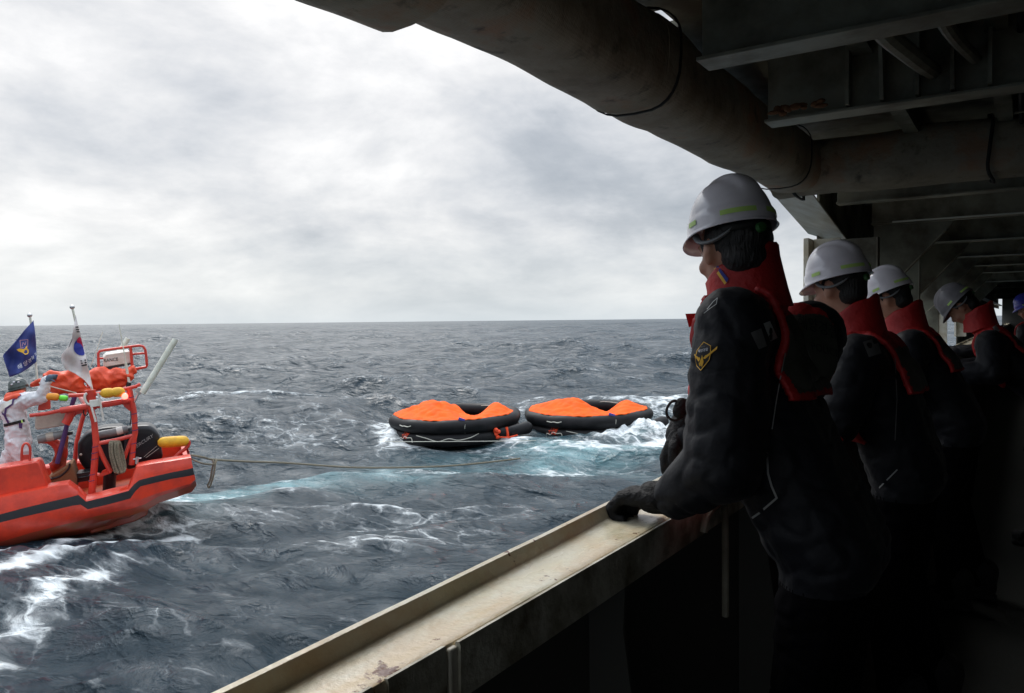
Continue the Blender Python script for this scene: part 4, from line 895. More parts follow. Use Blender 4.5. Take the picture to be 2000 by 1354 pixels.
_, deco = flag('navy blue flag with gold emblem and white lettering on the boat', [(58, 616), (65, 660), (73, 745)], 0, G, .9, 'navy')
def outline(pts, w):
    out = []
    for a, b_ in zip(pts, pts[1:] + pts[:1]):
        dx_, dy_ = b_[0] - a[0], b_[1] - a[1]; l = math.hypot(dx_, dy_); nx, ny = -dy_ / l * w / 2, dx_ / l * w / 2
        out.append([(a[0] + nx, a[1] + ny), (b_[0] + nx, b_[1] + ny), (b_[0] - nx, b_[1] - ny), (a[0] - nx, a[1] - ny)])
    return out
deco('emblem_frame', outline([(39, 665), (54.5, 663.5), (54, 678), (40.5, 680)], 1.1) + outline([(43, 677), (45, 669), (49, 674), (51, 667)], 1.0)[:3], 'pink')
deco('emblem_bird', [[(32, 683), (38, 681), (47, 682), (50, 679), (52, 675), (53, 680), (56, 684), (56, 689), (54, 692), (49, 693), (44, 689), (37, 687)]], 'gold')
gl = []
for ch, px, py, sz in (('해', 39, 716.5, 12), ('양', 50, 710.5, 11), ('경', 58.3, 705, 9), ('찰', 64, 699, 8), ('청', 69.3, 692, 6.5)):
    vs, fs = text_polys(ch, 1.0); ca, sa = math.cos(rad(33)), math.sin(rad(33))
    gl.append(([(px + (x * ca - y * sa * .5) * sz * (.8 if sz < 8 else 1), py - (x * sa + y * ca) * sz) for x, y in vs], fs))
deco('lettering', gl, 'fwhite2')
lft = [(147.5, 616), (144, 640), (140, 662), (131, 680), (121, 692), (119.5, 706), (128, 721), (147, 730), (164, 742), (178, 758)]
rgt = [(148, 616), (152, 635), (157, 652), (161, 668), (165, 684), (168, 697), (171, 712), (173.5, 726), (176, 742), (179.5, 758)]
G = [[lerp2(poly_at(lft, i / 36), poly_at(rgt, i / 36), j / 16) for j in range(17)] for i in range(37)]
_, deco = flag('white national flag with red and blue circle wrapped along its leaning pole', [(141, 600), (150, 640), (166, 702), (183, 774)], 0, G, .55, 'fwhite')
deco('trigram', [[(147 + i * 1.2, 638 + i * 4.6), (153 + i * 1.2, 637.5 + i * 4.6), (154 + i * 1.0, 640 + i * 4.6), (147.8 + i * 1.2, 640.3 + i * 4.6)] for i in range(3)] + [[(156.5 + i * 1.1, 704 + i * 4.6), (168 + i * .9, 702 + i * 4.6), (168.6 + i * .9, 704.6 + i * 4.6), (157.5 + i * 1.1, 706.6 + i * 4.6)] for i in range(3)], 'fblack')
deco('circle_blue', [[(149, 665), (147, 668), (144.5, 674), (144, 681), (146, 687), (150, 691.5), (155, 694), (161, 694.5), (165, 692.5), (165.5, 690), (162, 678), (158, 671), (152, 668)]], 'fblue')
deco('circle_red', [[(154, 659), (157.5, 659), (160, 668), (162.3, 678), (158.5, 678.5), (153, 675.5), (149.7, 669), (150.5, 663.5)]], 'fred')
deco('faint_grey_stripe', [[(140, 662), (141.5, 664), (136, 677), (133, 679)]], 'gcyl')  # narrow grey stripe on the white cloth

# ------------------------------------------------------------------ people
def Ry(a): return Matrix.Rotation(a, 4, 'Y')
def Rz(a): return Matrix.Rotation(a, 4, 'Z')
def T(x, y, z): return Matrix.Translation((x, y, z))
def helmet_mesh():
    nu, nv = 72, 22; rows = []
    for j in range(nv + 1):
        ph = (j / nv) * math.pi / 2; row = []
        for i in range(nu):
            th = 2 * math.pi * i / nu; c, s_ = math.cos(th), math.sin(th)
            rx, ry, rz_ = .121, .103, .136
            e = .86; cr = math.cos(ph) ** e; x = rx * cr * c; y = ry * cr * s_; z = rz_ * math.sin(ph) ** 1.0
            if c < 0: z += .0
            rid = max(0, 1 - (abs(y) / .034) ** 4) * min(1, max(0, (z - .055) / .03)); k = .0085 * rid
            g = max(0, 1 - (abs(abs(y) - .047) / .010) ** 2) * min(1, max(0, (z - .08) / .03)); k -= .0018 * g
            lip = .0035 if z < .038 else 0; n = Vector((x / rx, y / ry, z / rz_)).normalized()
            row.append(Vector((x, y, z)) + n * (k + lip))
        rows.append(row)
    rim = []; br = []
    for i in range(nu):
        th = 2 * math.pi * i / nu; c, s_ = math.cos(th), math.sin(th); f = max(0, c) ** 1.5
        o = 1.045; rim.append(Vector((.121 * c * o, .103 * s_ * o, -.006 + .004 * f)))
        bw = .030 * f; br.append(Vector(((.121 * o + bw + .004) * c, (.103 * o + .003 + bw * .35) * s_, -.010 - .016 * f)))
    mb = MB(); mb.grid([br, rim] + rows, closed=True); me = mb.mesh('helmet_shell', (), 50); return me
HELM = helmet_mesh()
def helmet(parent, mx, m='helmet', tape=True, detail=True):
    h = bpy.data.objects.new('helmet', HELM if m == 'helmet' else HELM.copy()); COL.objects.link(h); h.parent = parent; h.matrix_local = mx
    if not h.data.materials: h.data.materials.append(MAT[m])
    if m != 'helmet': h.data.materials.clear(); h.data.materials.append(MAT[m])
    sd = h.modifiers.new('thick', 'SOLIDIFY'); sd.thickness = .0025; sd.offset = -1
    def arc(a0, a1, z0, z1, off, name, mm, n=14):
        rows = []
        for z in (z0, (z0 + z1) / 2, z1):
            ph = math.asin(max(z, 0) / .136); cr = math.cos(ph) ** .86
            rows.append([Vector(((.121 * cr + off) * math.cos(rad(a0 + (a1 - a0) * k / n)), (.103 * cr + off) * math.sin(rad(a0 + (a1 - a0) * k / n)), z)) for k in range(n + 1)])
        mb = MB(); mb.grid(rows); return obj(name, mb, MAT[mm], h)
    if tape:
        for a0, a1 in ((126, 172), (72, 90), (-172, -126), (-90, -72)): arc(a0, a1, .011, .024, .0056, 'reflective_tape', 'lime')
    if detail:
        for sg in (1, -1):
            mb = MB(); mb.tube([Vector((.105 * math.cos(rad(a)) * .86, sg * .094 * math.sin(rad(a)), -.012 - .030 * math.sin(rad((a - 70) / 75 * 180)) ** .6 if 70 < a < 145 else -.006)) for a in range(66, 150, 6)], .010, 8, flat=.5); obj('harness_strap', mb, MAT['liner'], h, 60)
        mb = MB(); mb.grid([[(.108 * math.cos(rad(a)), .093 * math.sin(rad(a)), z) for a in range(125, 236, 10)] for z in (-.004, -.028)]); o = obj('harness_band', mb, MAT['strap'], h); sd = o.modifiers.new('thick', 'SOLIDIFY'); sd.thickness = .003
        mb = MB(); mb.lathe([(0, 0), (0, .013), (.012, .012), (.014, 0)], (-.108, .0, -.028), (-1, 0, 0), 16); obj('harness_knob', mb, MAT['knob'], h)
    return h
def glove(name, parent, mx, curl=1.0, vox=.0042, left=True):
    """a gloved hand: palm, four unequal bent fingers and a thumb from the side of the palm (x = away from the wrist)"""
    mb = MB(); sg = 1 if left else -1
    mb.cap((-.045, 0, .004), .036, (.012, 0, .006), .037, 14)
    for y in (-.026, -.009, .009, .026): mb.cap((.0, y * .8, .006), .021, (.072, y, .010), .0175, 12)
    for k, y in enumerate((-.033, -.011, .011, .032)):
        ln = (.034, .041, .039, .031)[k if not left else 3 - k]; a1, a2, a3 = -.55 * curl, -1.45 * curl, -2.5 * curl
        p = Vector((.074, y, .010)); r_ = .0135
        for a, l, r2 in ((a1, ln, .0130), (a2, ln * .75, .0122), (a3, ln * .6, .0108)):
            q = p + Vector((math.cos(a) * l, 0, math.sin(a) * l)); mb.cap(p, r_, q, r2, 10); p, r_ = q, r2
    ty = -sg * .034
    mb.cap((.0, ty * .7, -.002), .020, (.034, ty * 1.35, -.008), .0165, 10); mb.cap((.034, ty * 1.35, -.008), .016, (.066, ty * 1.25, -.018), .0135, 10); mb.cap((.066, ty * 1.25, -.018), .0135, (.088, ty * .8, -.024), .012, 10)
    me = fused(mb, name, MAT['glove'], vox, 3, (.0012, (40, 40, 40)))
    o = obj(name, me, None, parent); o.matrix_local = mx; return o
def shell(parent_me, pred, off, name, m, parent, thick=.012, holes=False):
    """a garment panel: the patch of the body surface chosen by pred, lifted outward"""
    vs = [v.co + v.normal * off for v in parent_me.vertices]; idx = {}; V = []; F = []
    for p in parent_me.polygons:
        if all(pred(parent_me.vertices[i].co) for i in p.vertices):
            f = []
            for i in p.vertices:
                if i not in idx: idx[i] = len(V); V.append(vs[i])
                f.append(idx[i])
            F.append(f)
    mb = MB(); mb.add(V, F); me = mb.mesh(name, (MAT[m],), None, False); shade(me, 180)
    o = obj(name, me, None, parent); 
    s2 = o.modifiers.new('ease', 'SMOOTH'); s2.factor = .5; s2.iterations = 6
    sd = o.modifiers.new('thick', 'SOLIDIFY'); sd.thickness = thick; sd.offset = 1
    return o
def bvh_of(objs, inv):
    V = []; F = []
    dg = bpy.context.evaluated_depsgraph_get()
    for o in objs:
        e = o.evaluated_get(dg); me = e.to_mesh(); n = len(V); mx = inv @ o.matrix_world
        V += [mx @ v.co for v in me.vertices]; F += [tuple(i + n for i in p.vertices) for p in me.polygons]; e.to_mesh_clear()
    return BVHTree.FromPolygons(V, F)
def officer(label, base, J, headmx, group, vox=.012, helmet_mat='helmet', hands=(), seed=1, vest_text=False, helm_off=(0, 0, 0), group_ok=True):
    root = thing('person', label, 'person', group, T(*base) @ Rz(math.pi)); g = lambda k: Vector(J[k])
    mb = MB()
    # legs, trunk and arms of one skin
    for sg, L_ in ((1, 'l'), (-1, 'r')):
        hp = g('hip') + Vector((0, .095 * sg, 0)); kn = g('knee_' + L_); an = g('ankle_' + L_)
        mb.cap(hp, .108, kn, .072); mb.cap(kn, .074, an, .062); mb.cap(an + Vector((-.04, 0, -.03)), .048, an + Vector((.14, .01 * sg, -.045)), .040)
        sh = g('sh_' + L_); el = g('el_' + L_); wr = g('wr_' + L_)
        k = J.get('arm_r', 1.12); mb.cap(g('chest').lerp(sh, .55), .10, sh, .088 * k ** .5); mb.cap(sh, .088 * k ** .5, el, .076 * k); mb.cap(el, .076 * k, wr, .054 * k ** .5)
    hips, waist, chest, neck, head = g('hip'), g('waist'), g('chest'), g('neck'), g('head')
    for dy in (-.075, 0, .075): mb.cap(hips + Vector((0, dy, 0)), .128, waist + Vector((0, dy, 0)), .125)
    for dy in (-.085, 0, .085): mb.cap(waist + Vector((0, dy * .9, 0)), .125, chest + Vector((0, dy, 0)), .128)
    for dy in (-.06, .06): mb.cap(chest + Vector((0, dy, 0)), .13, chest.lerp(neck, .55) + Vector((-.01, dy * .8, -.03)), .09)
    mb.cap(neck - Vector((.02, 0, .05)), .066, head + Vector((-.02, 0, -.05)), .058)
    nb = len(mb.v)
    hm = headmx; R3 = hm.to_3x3()
    def H(x, y, z): return hm @ Vector((x, y, z))
    mb.ell(H(-.006, 0, .02), (.096, .075, .098), R3); mb.ell(H(.024, 0, -.045), (.062, .056, .062), R3, 16, 12); mb.ell(H(.058, 0, -.082), (.026, .024, .022), R3, 12, 8)
    mb.cap(H(.088, 0, .012), .009, H(.106, 0, -.024), .0125, 8); mb.ell(H(.100, .011, -.029), (.009, .008, .007), R3, 8, 6); mb.ell(H(.100, -.011, -.029), (.009, .008, .007), R3, 8, 6)
    for sg in (1, -1):
        mb.cap(H(.086, .012 * sg, .026), .009, H(.074, .045 * sg, .026), .009, 8)
        mb.ell(H(-.002, .076 * sg, -.006), (.020, .010, .034), R3 @ Matrix.Rotation(rad(-12), 3, 'Y'), 12, 10); mb.ell(H(-.008, .084 * sg, .004), (.016, .007, .024), R3, 10, 8)
        mb.ell(H(.062, .036 * sg, -.030), (.026, .024, .022), R3, 10, 8)
    mb.cap(H(.086, -.018, -.055), .0075, H(.086, .018, -.055), .0075, 8); mb.cap(H(.082, -.014, -.064), .008, H(.082, .014, -.064), .008, 8)
    me = baked(mb, 'body', [('REMESH', dict(mode='VOXEL', voxel_size=vox)), ('SMOOTH', dict(factor=.5, iterations=3 if vox < .009 else 2))])
    hi = hm.inverted(); ht = .13
    skin = []
    def fn(p_, nm):
        q = hi @ p_; ish = q.length < ht or (q.z > -.14 and abs(q.x) < .11 and abs(q.y) < .09 and q.z < .2)
        if not ish:
            s_ = Vector((p_.x * 6 + seed, p_.y * 6, p_.z * 9)); n_ = noise.noise(s_) ; n2_ = noise.noise(Vector((p_.x * 13, p_.y * 13 + seed, p_.z * 17)))
            n3_ = noise.noise(Vector((p_.x * 9 + p_.z * 5, p_.y * 5 + seed * 3, p_.z * 16 - p_.x * 6)))
            p_ = p_ + nm * (.007 * (.5 - abs(n_) * 1.6) + .0025 * (.5 - abs(n2_) * 1.8) - .0055 * max(0, 1 - abs(n3_) * 3.6) ** 1.8)
        skin.append(ish); return p_
    push(me, fn)
    for m in ('jacket', 'trouser', 'skin'): me.materials.append(MAT[m])
    for p in me.polygons: p.material_index = 2 if all(skin[i] for i in p.vertices) else (1 if me.vertices[p.vertices[0]].co.z < hips.z - .07 else 0)
    shade(me, 180); body = obj('body', me, None, root)
    # hair, eyes
    mb = MB(); mb.ell(H(-.022, 0, .035), (.088, .0795, .090), R3, 28, 18); mb.ell(H(-.045, 0, -.02), (.056, .064, .058), R3, 20, 14)
    for sg in (1, -1): mb.cap(H(.020, .071 * sg, .02), .012, H(.014, .073 * sg, -.006), .007, 8)
    obj('hair', fused(mb, 'hair', MAT['hair'], .005 if vox < .009 else .009, 2, (.002, (60, 60, 25))), None, root)
    if vox < .009:
        for sg in (1, -1):
            mb = MB(); mb.ell(H(.071, .031 * sg, .008), (.010, .0115, .009), R3, 12, 8); obj('eye', mb, MAT['eye'], root, 80)
    # life vest: shell over the trunk with standing collar, side belt
    def trunk(c):
        t_ = min(max((c.z - hips.z) / (chest.z - hips.z), 0), 1.25); ax = hips.lerp(chest, t_) if t_ <= 1 else chest.lerp(neck, (t_ - 1) / .9)
        return ((c.x - ax.x) / .215) ** 2 + ((c.y - ax.y) / .23) ** 2 < 1
    wz = waist.z
    def vp(c):
        if not trunk(c) or c.z < wz + .0 or (hi @ c).z > -.115 and (hi @ c).length < .16: return False
        if c.x < chest.x - .02: return abs(c.y - chest.y) < .165 and chest.z - .02 < c.z < neck.z + .02
        return abs(c.y - chest.y) < .17 and c.z < neck.z - .03
    vest = shell(me, vp, .008, 'life_vest', 'vest', root, .018)
    vest.data.materials.append(MAT['panel'])
    for p in vest.data.polygons:
        if p.center.x < chest.x - .02 and chest.z + .0 < p.center.z < neck.z - .085 and abs(p.center.y - chest.y) < .15: p.material_index = 1
    # collar
    cf = 1.0; rows = []; cc = neck.lerp(head, .16) + Vector((-.002, 0, .0)); tl = Matrix.Rotation(rad(J.get('collar_tilt', 9)), 3, 'Y')
    for kz, (dz, dr) in enumerate(((-.07, .016), (-.03, .010), (.01, .006), (.045, .003), (.070, .004), (.078, -.001), (.076, -.012), (.04, -.014), (-.02, -.012))):
        row = []
        for k in range(41):
            a = rad(28 + 304 * k / 40); fr_ = math.cos(a) * .5 + .5
            row.append(cc + tl @ Vector((math.cos(a) * (.096 + dr), math.sin(a) * (.093 + dr), dz * (1.15 - .35 * fr_) - .045 * fr_ + .004 * math.sin(a * 5 + seed))))
        rows.append(row)
    mb = MB(); mb.grid(rows); col = obj('collar', mb, MAT['vest'], vest, 70)
    helm = helmet(root, hm @ T(*[.0 + helm_off[0], helm_off[1], .045 + helm_off[2]]) @ Ry(rad(J.get('hpitch', 0))), helmet_mat)
    for hname, hmx, curl, lf in hands: glove(hname, root, hmx @ Matrix.Scale(J.get('hand_k', 1.06), 4), curl, .0038 if vox < .009 else .006, lf)
    # boots
    for L_ in 'lr':
        an = g('ankle_' + L_); mb = MB(); mb.cap(an + Vector((-.035, 0, .05)), .07, an + Vector((-.035, 0, -.03)), .056); mb.cap(an + Vector((-.04, 0, -.035)), .054, an + Vector((.15, 0, -.048)), .047); mb.box(an + Vector((.05, 0, -.088)), (.29, .09, .02))
        obj('boot', fused(mb, 'boot', MAT['glove'], .01, 3), None, root)
    return root, body, vest, col, helm
def base_pose(**kw):
    J = dict(hip=(0, 0, .92), waist=(.04, 0, 1.06), chest=(.12, 0, 1.30), neck=(.17, .02, 1.515), head=(.225, .05, 1.66), knee_l=(.06, .11, .50), knee_r=(.02, -.11, .50), ankle_l=(.02, .12, .10), ankle_r=(-.08, -.12, .10),
             sh_l=(.15, .19, 1.43), el_l=(.17, .26, 1.12), wr_l=(.40, .22, 1.10), sh_r=(.14, -.20, 1.43), el_r=(.16, -.27, 1.13), wr_r=(.38, -.20, 1.12))
    J.update(kw); return J
# --- the nearest officer
b1 = (-.40, 2.08, DK); W1 = T(*b1) @ Rz(math.pi); I1 = W1.inverted()
def q1(px, py, Y): return I1 @ on_plane(px, py, 1, Y)
hd = I1 @ at(1430, 492, 2.03)
J1 = base_pose(head=tuple(hd), neck=tuple(I1 @ at(1456, 562, 2.045)), sh_l=tuple(q1(1431, 638, 1.885)), el_l=tuple(q1(1413, 908, 1.84)), wr_l=tuple(q1(1322, 968, 1.85)),
               chest=(.188, -.0, 1.31), waist=(.09, 0, 1.08), arm_r=1.28, sh_r=(.11, -.235, 1.45), el_r=(.22, -.26, 1.17), wr_r=tuple(I1 @ at(1352, 850, 2.33)), hpitch=3, hand_k=1.16)
HM1 = T(*hd) @ Rz(rad(-35)) @ Ry(rad(8))
hx = tuple(I1 @ Vector((-.780, 1.85, Z0 - .462)))
hr = I1 @ at(1334, 846, 2.34)
OFF = 'helmeted officers lined up at the ship rail'
p1, body1, vest1, col1, helm1 = officer('nearest person in white hard hat with gold sleeve badge, gloved hand on the rail', b1, J1, HM1, OFF, .0075, seed=2,
    hands=[('glove', T(hx[0] - .005, hx[1], hx[2]) @ Ry(rad(6)), 1.2, True), ('glove', T(*hr) @ Ry(rad(68)), .75, False)], helm_off=(-.004, 0, .012))
bpy.context.view_layer.update()
Bv = bvh_of([body1, vest1, col1], Matrix.Identity(4))
def cast(px, py, off=.003, bvh=None):
    d = ray(px, py).normalized(); h = (bvh or Bv).ray_cast(CAMP, d)
    if h[0] is None: return None
    return h[0] - d * off
def decal(name, polys, m, parent, off=.003, cuts=2, bvh=None):
    """thin sewn-on patch laid on the cloth"""
    bm_ = bmesh.new()
    for P_, F_ in polys:
        vv = [bm_.verts.new((x, y, 0)) for x, y in P_]
        for f in F_:
            try: bm_.faces.new([vv[i] for i in f])
            except ValueError: pass
    bmesh.ops.triangulate(bm_, faces=bm_.faces)
    if cuts: bmesh.ops.subdivide_edges(bm_, edges=[e for e in bm_.edges if e.calc_length() > 5], cuts=cuts)
    bmesh.ops.triangulate(bm_, faces=bm_.faces)
    inv = parent.matrix_world.inverted(); last = None; bad = []
    for v in bm_.verts:
        h = cast(v.co.x, v.co.y, off, bvh)
        if h is None: bad.append(v); continue
        v.co = inv @ h
    if bad: bmesh.ops.delete(bm_, geom=bad, context='VERTS')
    me_ = bpy.data.meshes.new(name); bm_.to_mesh(me_); bm_.free(); me_.materials.append(MAT[m]); shade(me_, 60); return obj(name, me_, None, parent)
def poly(*p): return (list(p), [tuple(range(len(p)))])
def stroke(pts, w): 
    out = []
    for q in outline_open(pts, w): out.append(poly(*q))
    return out
def outline_open(pts, w):
    out = []
    for a, b_ in zip(pts, pts[1:]):
        dx_, dy_ = b_[0] - a[0], b_[1] - a[1]; l = math.hypot(dx_, dy_) or 1; nx, ny = -dy_ / l * w / 2, dx_ / l * w / 2; ex, ey = dx_ / l * w * .3, dy_ / l * w * .3
        out.append([(a[0] + nx - ex, a[1] + ny - ey), (b_[0] + nx + ex, b_[1] + ny + ey), (b_[0] - nx + ex, b_[1] - ny + ey), (a[0] - nx - ex, a[1] - ny - ey)])
    return out
def z5(x, y): return (1330 + x / 5.405, 620 + y / 5.405)
sh_ = [z5(240, 260), z5(312, 300), z5(312, 380), z5(296, 450), z5(208, 560), z5(165, 510), z5(150, 420), z5(170, 350)]
decal('badge_field', [poly(*sh_)], 'fblack', body1, .003, 2)
decal('badge_outline', stroke(sh_ + [sh_[0]], 1.3), 'gold', body1, .0045, 0)
wing = []
for k in range(5):
    wing.append(poly(z5(232 + k * 6, 432 - k * 8), z5(385 - k * 22, 305 + k * 22), z5(378 - k * 24, 335 + k * 20), z5(255, 440 - k * 5)))
    wing.append(poly(z5(205 - k * 3, 440 - k * 6), z5(138 + k * 10, 385 + k * 18), z5(142 + k * 10, 405 + k * 16), z5(200, 448)))
wing += [poly(z5(215, 430), z5(222, 395), z5(230, 430), z5(238, 470), z5(222, 530), z5(205, 532), z5(190, 500), z5(200, 460))]
for k in range(3): wing.append(poly(z5(185 + k * 4, 480 + k * 14), z5(240 - k * 4, 470 + k * 14), z5(236 - k * 4, 478 + k * 14), z5(190 + k * 4, 490 + k * 14)))
decal('badge_eagle', wing, 'gold', body1, .005, 0)
vs, fs = text_polys('해양경찰', 1.0); decal('badge_lettering', [([(z5(232, 350)[0] + x * 5.4 + y * 0, z5(232, 350)[1] - y * 6.5 - x * 1.2) for x, y in vs], fs)], 'fwhite2', body1, .005, 0)
decal('badge_lettering', [([(z5(232, 312)[0] + x * 2.4, z5(232, 312)[1] - y * 3 - x * .5) for x, y in vs], fs)], 'patchg', body1, .005, 0)
decal('sleeve_piping', stroke([(1534, 690), (1525, 735), (1516, 785), (1508, 838)], 2.2), 'silver', body1, .003, 2)
decal('sleeve_piping', stroke([(1498, 885), (1500, 925), (1507, 950), (1517, 973), (1482, 1003), (1441, 1031), (1404, 1002)], 4.0), 'silver', body1, .003, 2)
decal('sleeve_patch', [poly((1466, 650), (1487, 641), (1498, 676), (1482, 683))], 'patchg', body1, .003, 2)
decal('sleeve_patch', [poly((1491, 632), (1504, 627), (1519, 660), (1505, 667))], 'silver', body1, .003, 2)
decal('shoulder_mark', stroke([(1381, 604), (1393, 589), (1401, 582), (1399, 594), (1386, 603), (1375, 612)], 1.3), 'silver', body1, .004, 0)
decal('collar_stripe', [poly((1398, 522), (1402, 519), (1423, 545), (1419, 552))], 'fblue', col1, .004, 2)
decal('collar_stripe', [poly((1394, 526), (1398, 522), (1419, 552), (1415, 556))], 'gold', col1, .004, 2)
vs, fs = text_polys('해양경찰', 1.0); decal('back_lettering', [([(1598 + x * 22 - y * 2, 640 - y * 30 + x * 7) for x, y in vs], fs)], 'fblack', vest1, .018, 1)
vs, fs = text_polys('POLICE', 1.0); decal('back_lettering', [([(1612 + x * 17 - y * 2, 684 - y * 22 + x * 5) for x, y in vs], fs)], 'fblack', vest1, .018, 1)
# black pouch and strap loop hanging at the chest
W1i = p1.matrix_world.inverted()
mb = MB(); mb.tube(smooth_pts([W1i @ at(1338, 790, 2.25), W1i @ at(1316, 783, 2.25), W1i @ at(1303, 797, 2.25), W1i @ at(1304, 814, 2.25), W1i @ at(1318, 821, 2.25), W1i @ at(1336, 813, 2.25)], 6), .004, 8); obj('strap_loop', mb, MAT['strap'], p1, 60)
mb = MB(); mb.cap(W1i @ at(1331, 788, 2.25), .018, W1i @ at(1326, 804, 2.25), .020); mb.cap(W1i @ at(1334, 788, 2.25), .016, W1i @ at(1352, 800, 2.25), .02); obj('strap_buckle', fused(mb, 'strap_buckle', MAT['glove'], .005, 3), None, p1)
mb = MB(); mb.prism([W1i @ at(1341, 613, 2.2), W1i @ at(1366, 612, 2.2), W1i @ at(1366, 626, 2.2), W1i @ at(1348, 639, 2.2)], (0, .01, 0)); obj('vest_tab', mb, MAT['vest'], vest1); bpy.context.view_layer.update()
# --- the officers further along
def later(label, hp, d, dz, Y0off, pitch, yaw, seed, lean=0, mat_='helmet', X0=None, **kw):
    hw = at(hp[0], hp[1], d); bx_ = hw.x + .23 + lean * .28 if X0 is None else X0
    b_ = (bx_, hw.y + Y0off, DK); Wm = T(*b_) @ Rz(math.pi); h_ = Wm.inverted() @ hw
    fz = h_.z / 1.69
    J = base_pose(head=tuple(h_), neck=(h_.x - .055 - .05 * lean, h_.y * .7, h_.z - .145 + .07 * lean), chest=(.10 + .16 * lean, h_.y * .3, 1.30 * fz), waist=(.04 + .03 * lean, 0, 1.06 * (fz * .3 + .7)),
        sh_l=(.14 + .20 * lean, .20 + h_.y * .4, 1.425 * fz), sh_r=(.14 + .20 * lean, -.20 + h_.y * .4, 1.425 * fz), el_l=(.20 + .12 * lean, .27, 1.13), el_r=(.20 + .12 * lean, -.27, 1.13),
        wr_l=(-(-.765 - b_[0]) , .20, 1.085), wr_r=(-(-.765 - b_[0]), -.18, 1.085), hpitch=2)
    J.update(kw); HM = T(*h_) @ Rz(rad(yaw)) @ Ry(rad(pitch)); rl = -(-.765 - b_[0])
    return officer(label, b_, J, HM, OFF, .011, mat_, seed=seed, hands=[('glove', T(rl + .035, .20, 1.055), 1.0, True), ('glove', T(rl + .035, -.18, 1.055), 1.0, False)])
p2 = later('second person in white hard hat, right behind the nearest one at the rail', (1640, 566), 2.95, 0, .07, 11, -22, 5)
p3 = later('third person along the rail, small white hard hat with head bowed', (1741, 585), 4.15, 0, .07, 22, -12, 8, lean=.3)
p4 = later('fourth person along the rail, shadowed grey-white hard hat tilted steeply down', (1880, 600), 5.3, 0, .05, 48, -6, 12, lean=1.0, mat_='shadedhelmet')
p5 = later('farthest person in blue hard hat at the right edge of the view', (2009, 604), 8.6, 0, .05, 20, 0, 15, lean=.3, mat_='bluehelmet', X0=.22)
bpy.context.view_layer.update()
Bv2 = bvh_of([p2[1], p2[2], p2[3]], Matrix.Identity(4))
decal('sleeve_patch', [poly((1685, 668), (1712, 660), (1722, 690), (1697, 698))], 'patchg', p2[1], .003, 2, Bv2)
decal('sleeve_piping', stroke([(1748, 700), (1752, 780), (1748, 860)], 2.0), 'patchg', p2[1], .003, 2, Bv2)
decal('sleeve_piping', stroke([(1752, 918), (1702, 968)], 2.5), 'silver', p2[1], .003, 2, Bv2)
decal('waist_belt_piece', [poly((1598, 858), (1640, 850), (1664, 880), (1660, 905), (1612, 900))], 'vest', p2[1], .012, 2, Bv2)
decal('reflective_piece', [poly((1604, 862), (1630, 862), (1645, 884), (1618, 888))], 'silver', p2[1], .018, 2, Bv2)
Bv4 = bvh_of([p4[1], p4[2], p4[3]], Matrix.Identity(4))
decal('sleeve_patch', [poly((1938, 640), (1950, 630), (1960, 640), (1948, 650))], 'silver', p4[1], .003, 1, Bv4)

# --- the crewman in white aboard the boat
cb_ = B(30, 940, .95); CM = BM @ T(cb_.x, cb_.y, ZF); CI = CM.inverted() @ BM
cw = thing('person', 'person in white coverall and dark helmet reaching up inside the orange boat', 'person', None, CM)
def C(px, py, yin): return CI @ B(px, py, yin)
k_ = 1.0
mb = MB()
hip = C(36, 862, .95); wst = C(32, 826, .95); cst = C(24, 796, .95); nk = C(28, 778, .95); hdp = C(36, 763, .95)
for dy in (-.09, 0, .09):
    D = Vector((0, dy, 0)); mb.cap(hip + D, .15, wst + D, .135); mb.cap(wst + D, .135, cst + D, .14)
mb.cap(cst, .13, nk, .085); mb.cap(nk, .06, hdp, .055)
mb.cap(cst + Vector((0, .10, .03)), .13, C(46, 782, .80), .115); mb.cap(C(46, 783, .80), .115, C(80, 777, .72), .085); mb.cap(C(80, 777, .72), .082, C(91, 744, .68), .062)
mb.cap(C(8, 794, 1.15), .11, C(-12, 815, 1.1), .08); mb.cap(C(-12, 815, 1.1), .08, C(-18, 845, .9), .06)
mb.cap(hip + Vector((0, .10, 0)), .155, C(50, 908, .85), .115); mb.cap(C(50, 908, .85), .115, C(52, 950, .9), .09)
mb.cap(hip + Vector((0, -.10, 0)), .155, C(16, 908, 1.1), .115); mb.cap(C(16, 908, 1.1), .115, C(14, 950, 1.1), .09)
mb.ell(hdp + Vector((0, 0, .01)), (.10, .085, .115)); mb.ell(hdp + Vector((.03, 0, -.05)), (.065, .06, .055)); mb.cap(hdp + Vector((.10, 0, .0)), .01, hdp + Vector((.115, 0, -.03)), .013, 8)
me = baked(mb, 'body', [('REMESH', dict(mode='VOXEL', voxel_size=.013)), ('SMOOTH', dict(factor=.5, iterations=2))])
def fn(q, nm):
    if (q - hdp).length > .15:
        return q + nm * (.022 * (.5 - abs(noise.noise(q * 7)) * 1.7) + .010 * (.5 - abs(noise.noise(q * 15)) * 1.7))
    return q
push(me, fn)
me.materials.append(MAT['cover']); me.materials.append(MAT['skin'])
for p in me.polygons: p.material_index = 1 if (me.vertices[p.vertices[0]].co - hdp).length < .135 else 0
shade(me, 180); cbody = obj('body', me, None, cw)
h = bpy.data.objects.new('helmet', HELM.copy()); h.data.materials.clear(); h.data.materials.append(MAT['hgreen']); COL.objects.link(h); h.parent = cw; h.matrix_local = T(*(hdp + Vector((-.01, 0, .035)))) @ Ry(rad(4)) @ Matrix.Diagonal((1.05, 1.15, 1.02, 1)); sd = h.modifiers.new('thick', 'SOLIDIFY'); sd.thickness = .003
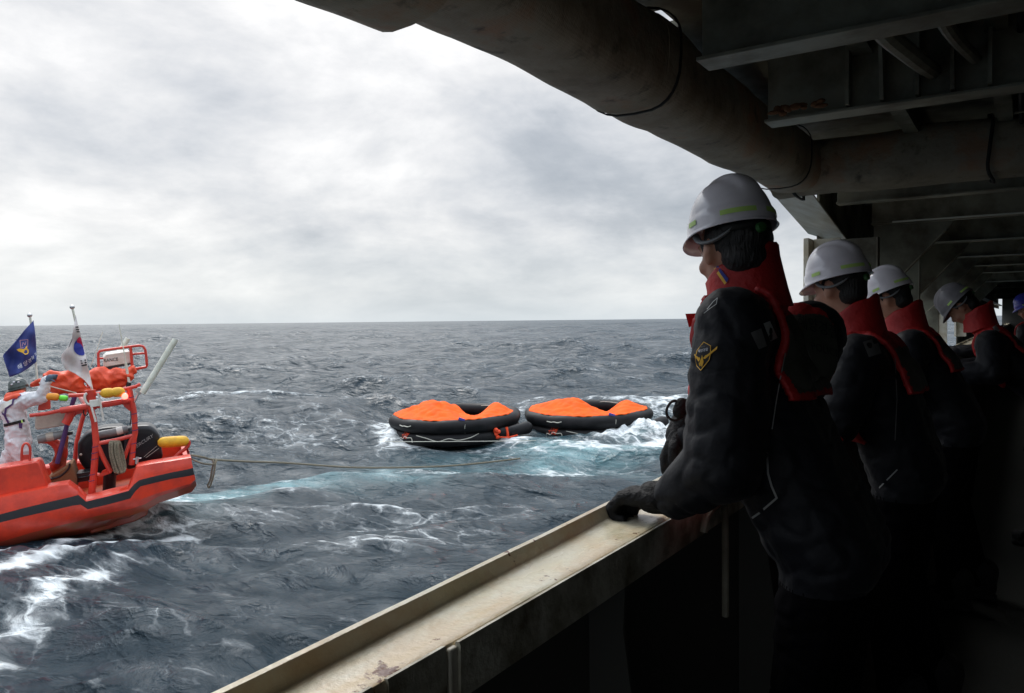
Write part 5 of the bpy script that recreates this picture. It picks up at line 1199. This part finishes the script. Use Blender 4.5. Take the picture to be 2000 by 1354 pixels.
for dx_, dy_, dz_ in ((.02, .075, .11), (-.03, .085, .095), (.05, .08, .085)):
    mb = MB(); mb.ell((dx_ * 1.0, dy_, dz_ - .012), (.016, .010, .010), None, 8, 6); obj('helmet_sticker', mb, MAT['fwhite2'], h)
mb = MB(); mb.cap(C(20, 776, .88), .075, C(42, 771, .84), .07); mb.cap(C(14, 782, .8), .05, C(34, 775, .74), .05); obj('red_collar', fused(mb, 'red_collar', MAT['canvas'], .01, 3), None, cw)
mb = MB(); mb.cap(C(91, 744, .68), .058, C(98, 738, .67), .05); mb.cap(C(96, 738, .67), .04, C(105, 736, .67), .035)
for k in range(4): mb.cap(C(103, 733 + k * 2.2, .66 + .012 * k), .014, C(112 - k, 733 + k * 2.6, .66 + .012 * k), .012, 8)
mb.cap(C(99, 742, .64), .016, C(106, 745, .63), .013, 8)
obj('glove', fused(mb, 'glove', mat('blue_grey_glove', (.07, .11, .16), .7), .006, 3), None, cw)
bpy.context.view_layer.update()
Bc = bvh_of([cbody], Matrix.Identity(4))
def z2(x, y): return (x / 6.77, 720 + y / 6.77)
decal('harness_strap', stroke([z2(270, 350), z2(180, 400), z2(160, 470), z2(80, 530), z2(60, 620), z2(110, 720)], 4.0) + stroke([z2(10, 580), z2(70, 625)], 3.5), 'purple', cbody, .012, 2, Bc)
decal('vest_panel', [poly(z2(-60, 560), z2(0, 480), z2(160, 405), z2(155, 465), z2(70, 520), z2(-40, 640))], 'white', cbody, .016, 3, Bc)
decal('belt', stroke([z2(60, 752), z2(230, 712), z2(370, 672)], 5.5), 'strap', cbody, .014, 2, Bc)
decal('belt_tag', [poly(z2(275, 680), z2(295, 678), z2(305, 715), z2(285, 718))], 'lime', cbody, .02, 0, Bc)
decal('belt_tag', [poly(z2(250, 720), z2(300, 725), z2(292, 795), z2(250, 785))], 'purple', cbody, .02, 0, Bc)
for a in (C(52, 955, .9), C(14, 955, 1.1)):
    mb = MB(); mb.cap(a, .09, a + Vector((0, 0, -.06)), .08); mb.cap(a + Vector((-.03, 0, -.08)), .06, a + Vector((.14, 0, -.09)), .05); obj('boot', fused(mb, 'boot', MAT['glove'], .014, 3), None, cw)
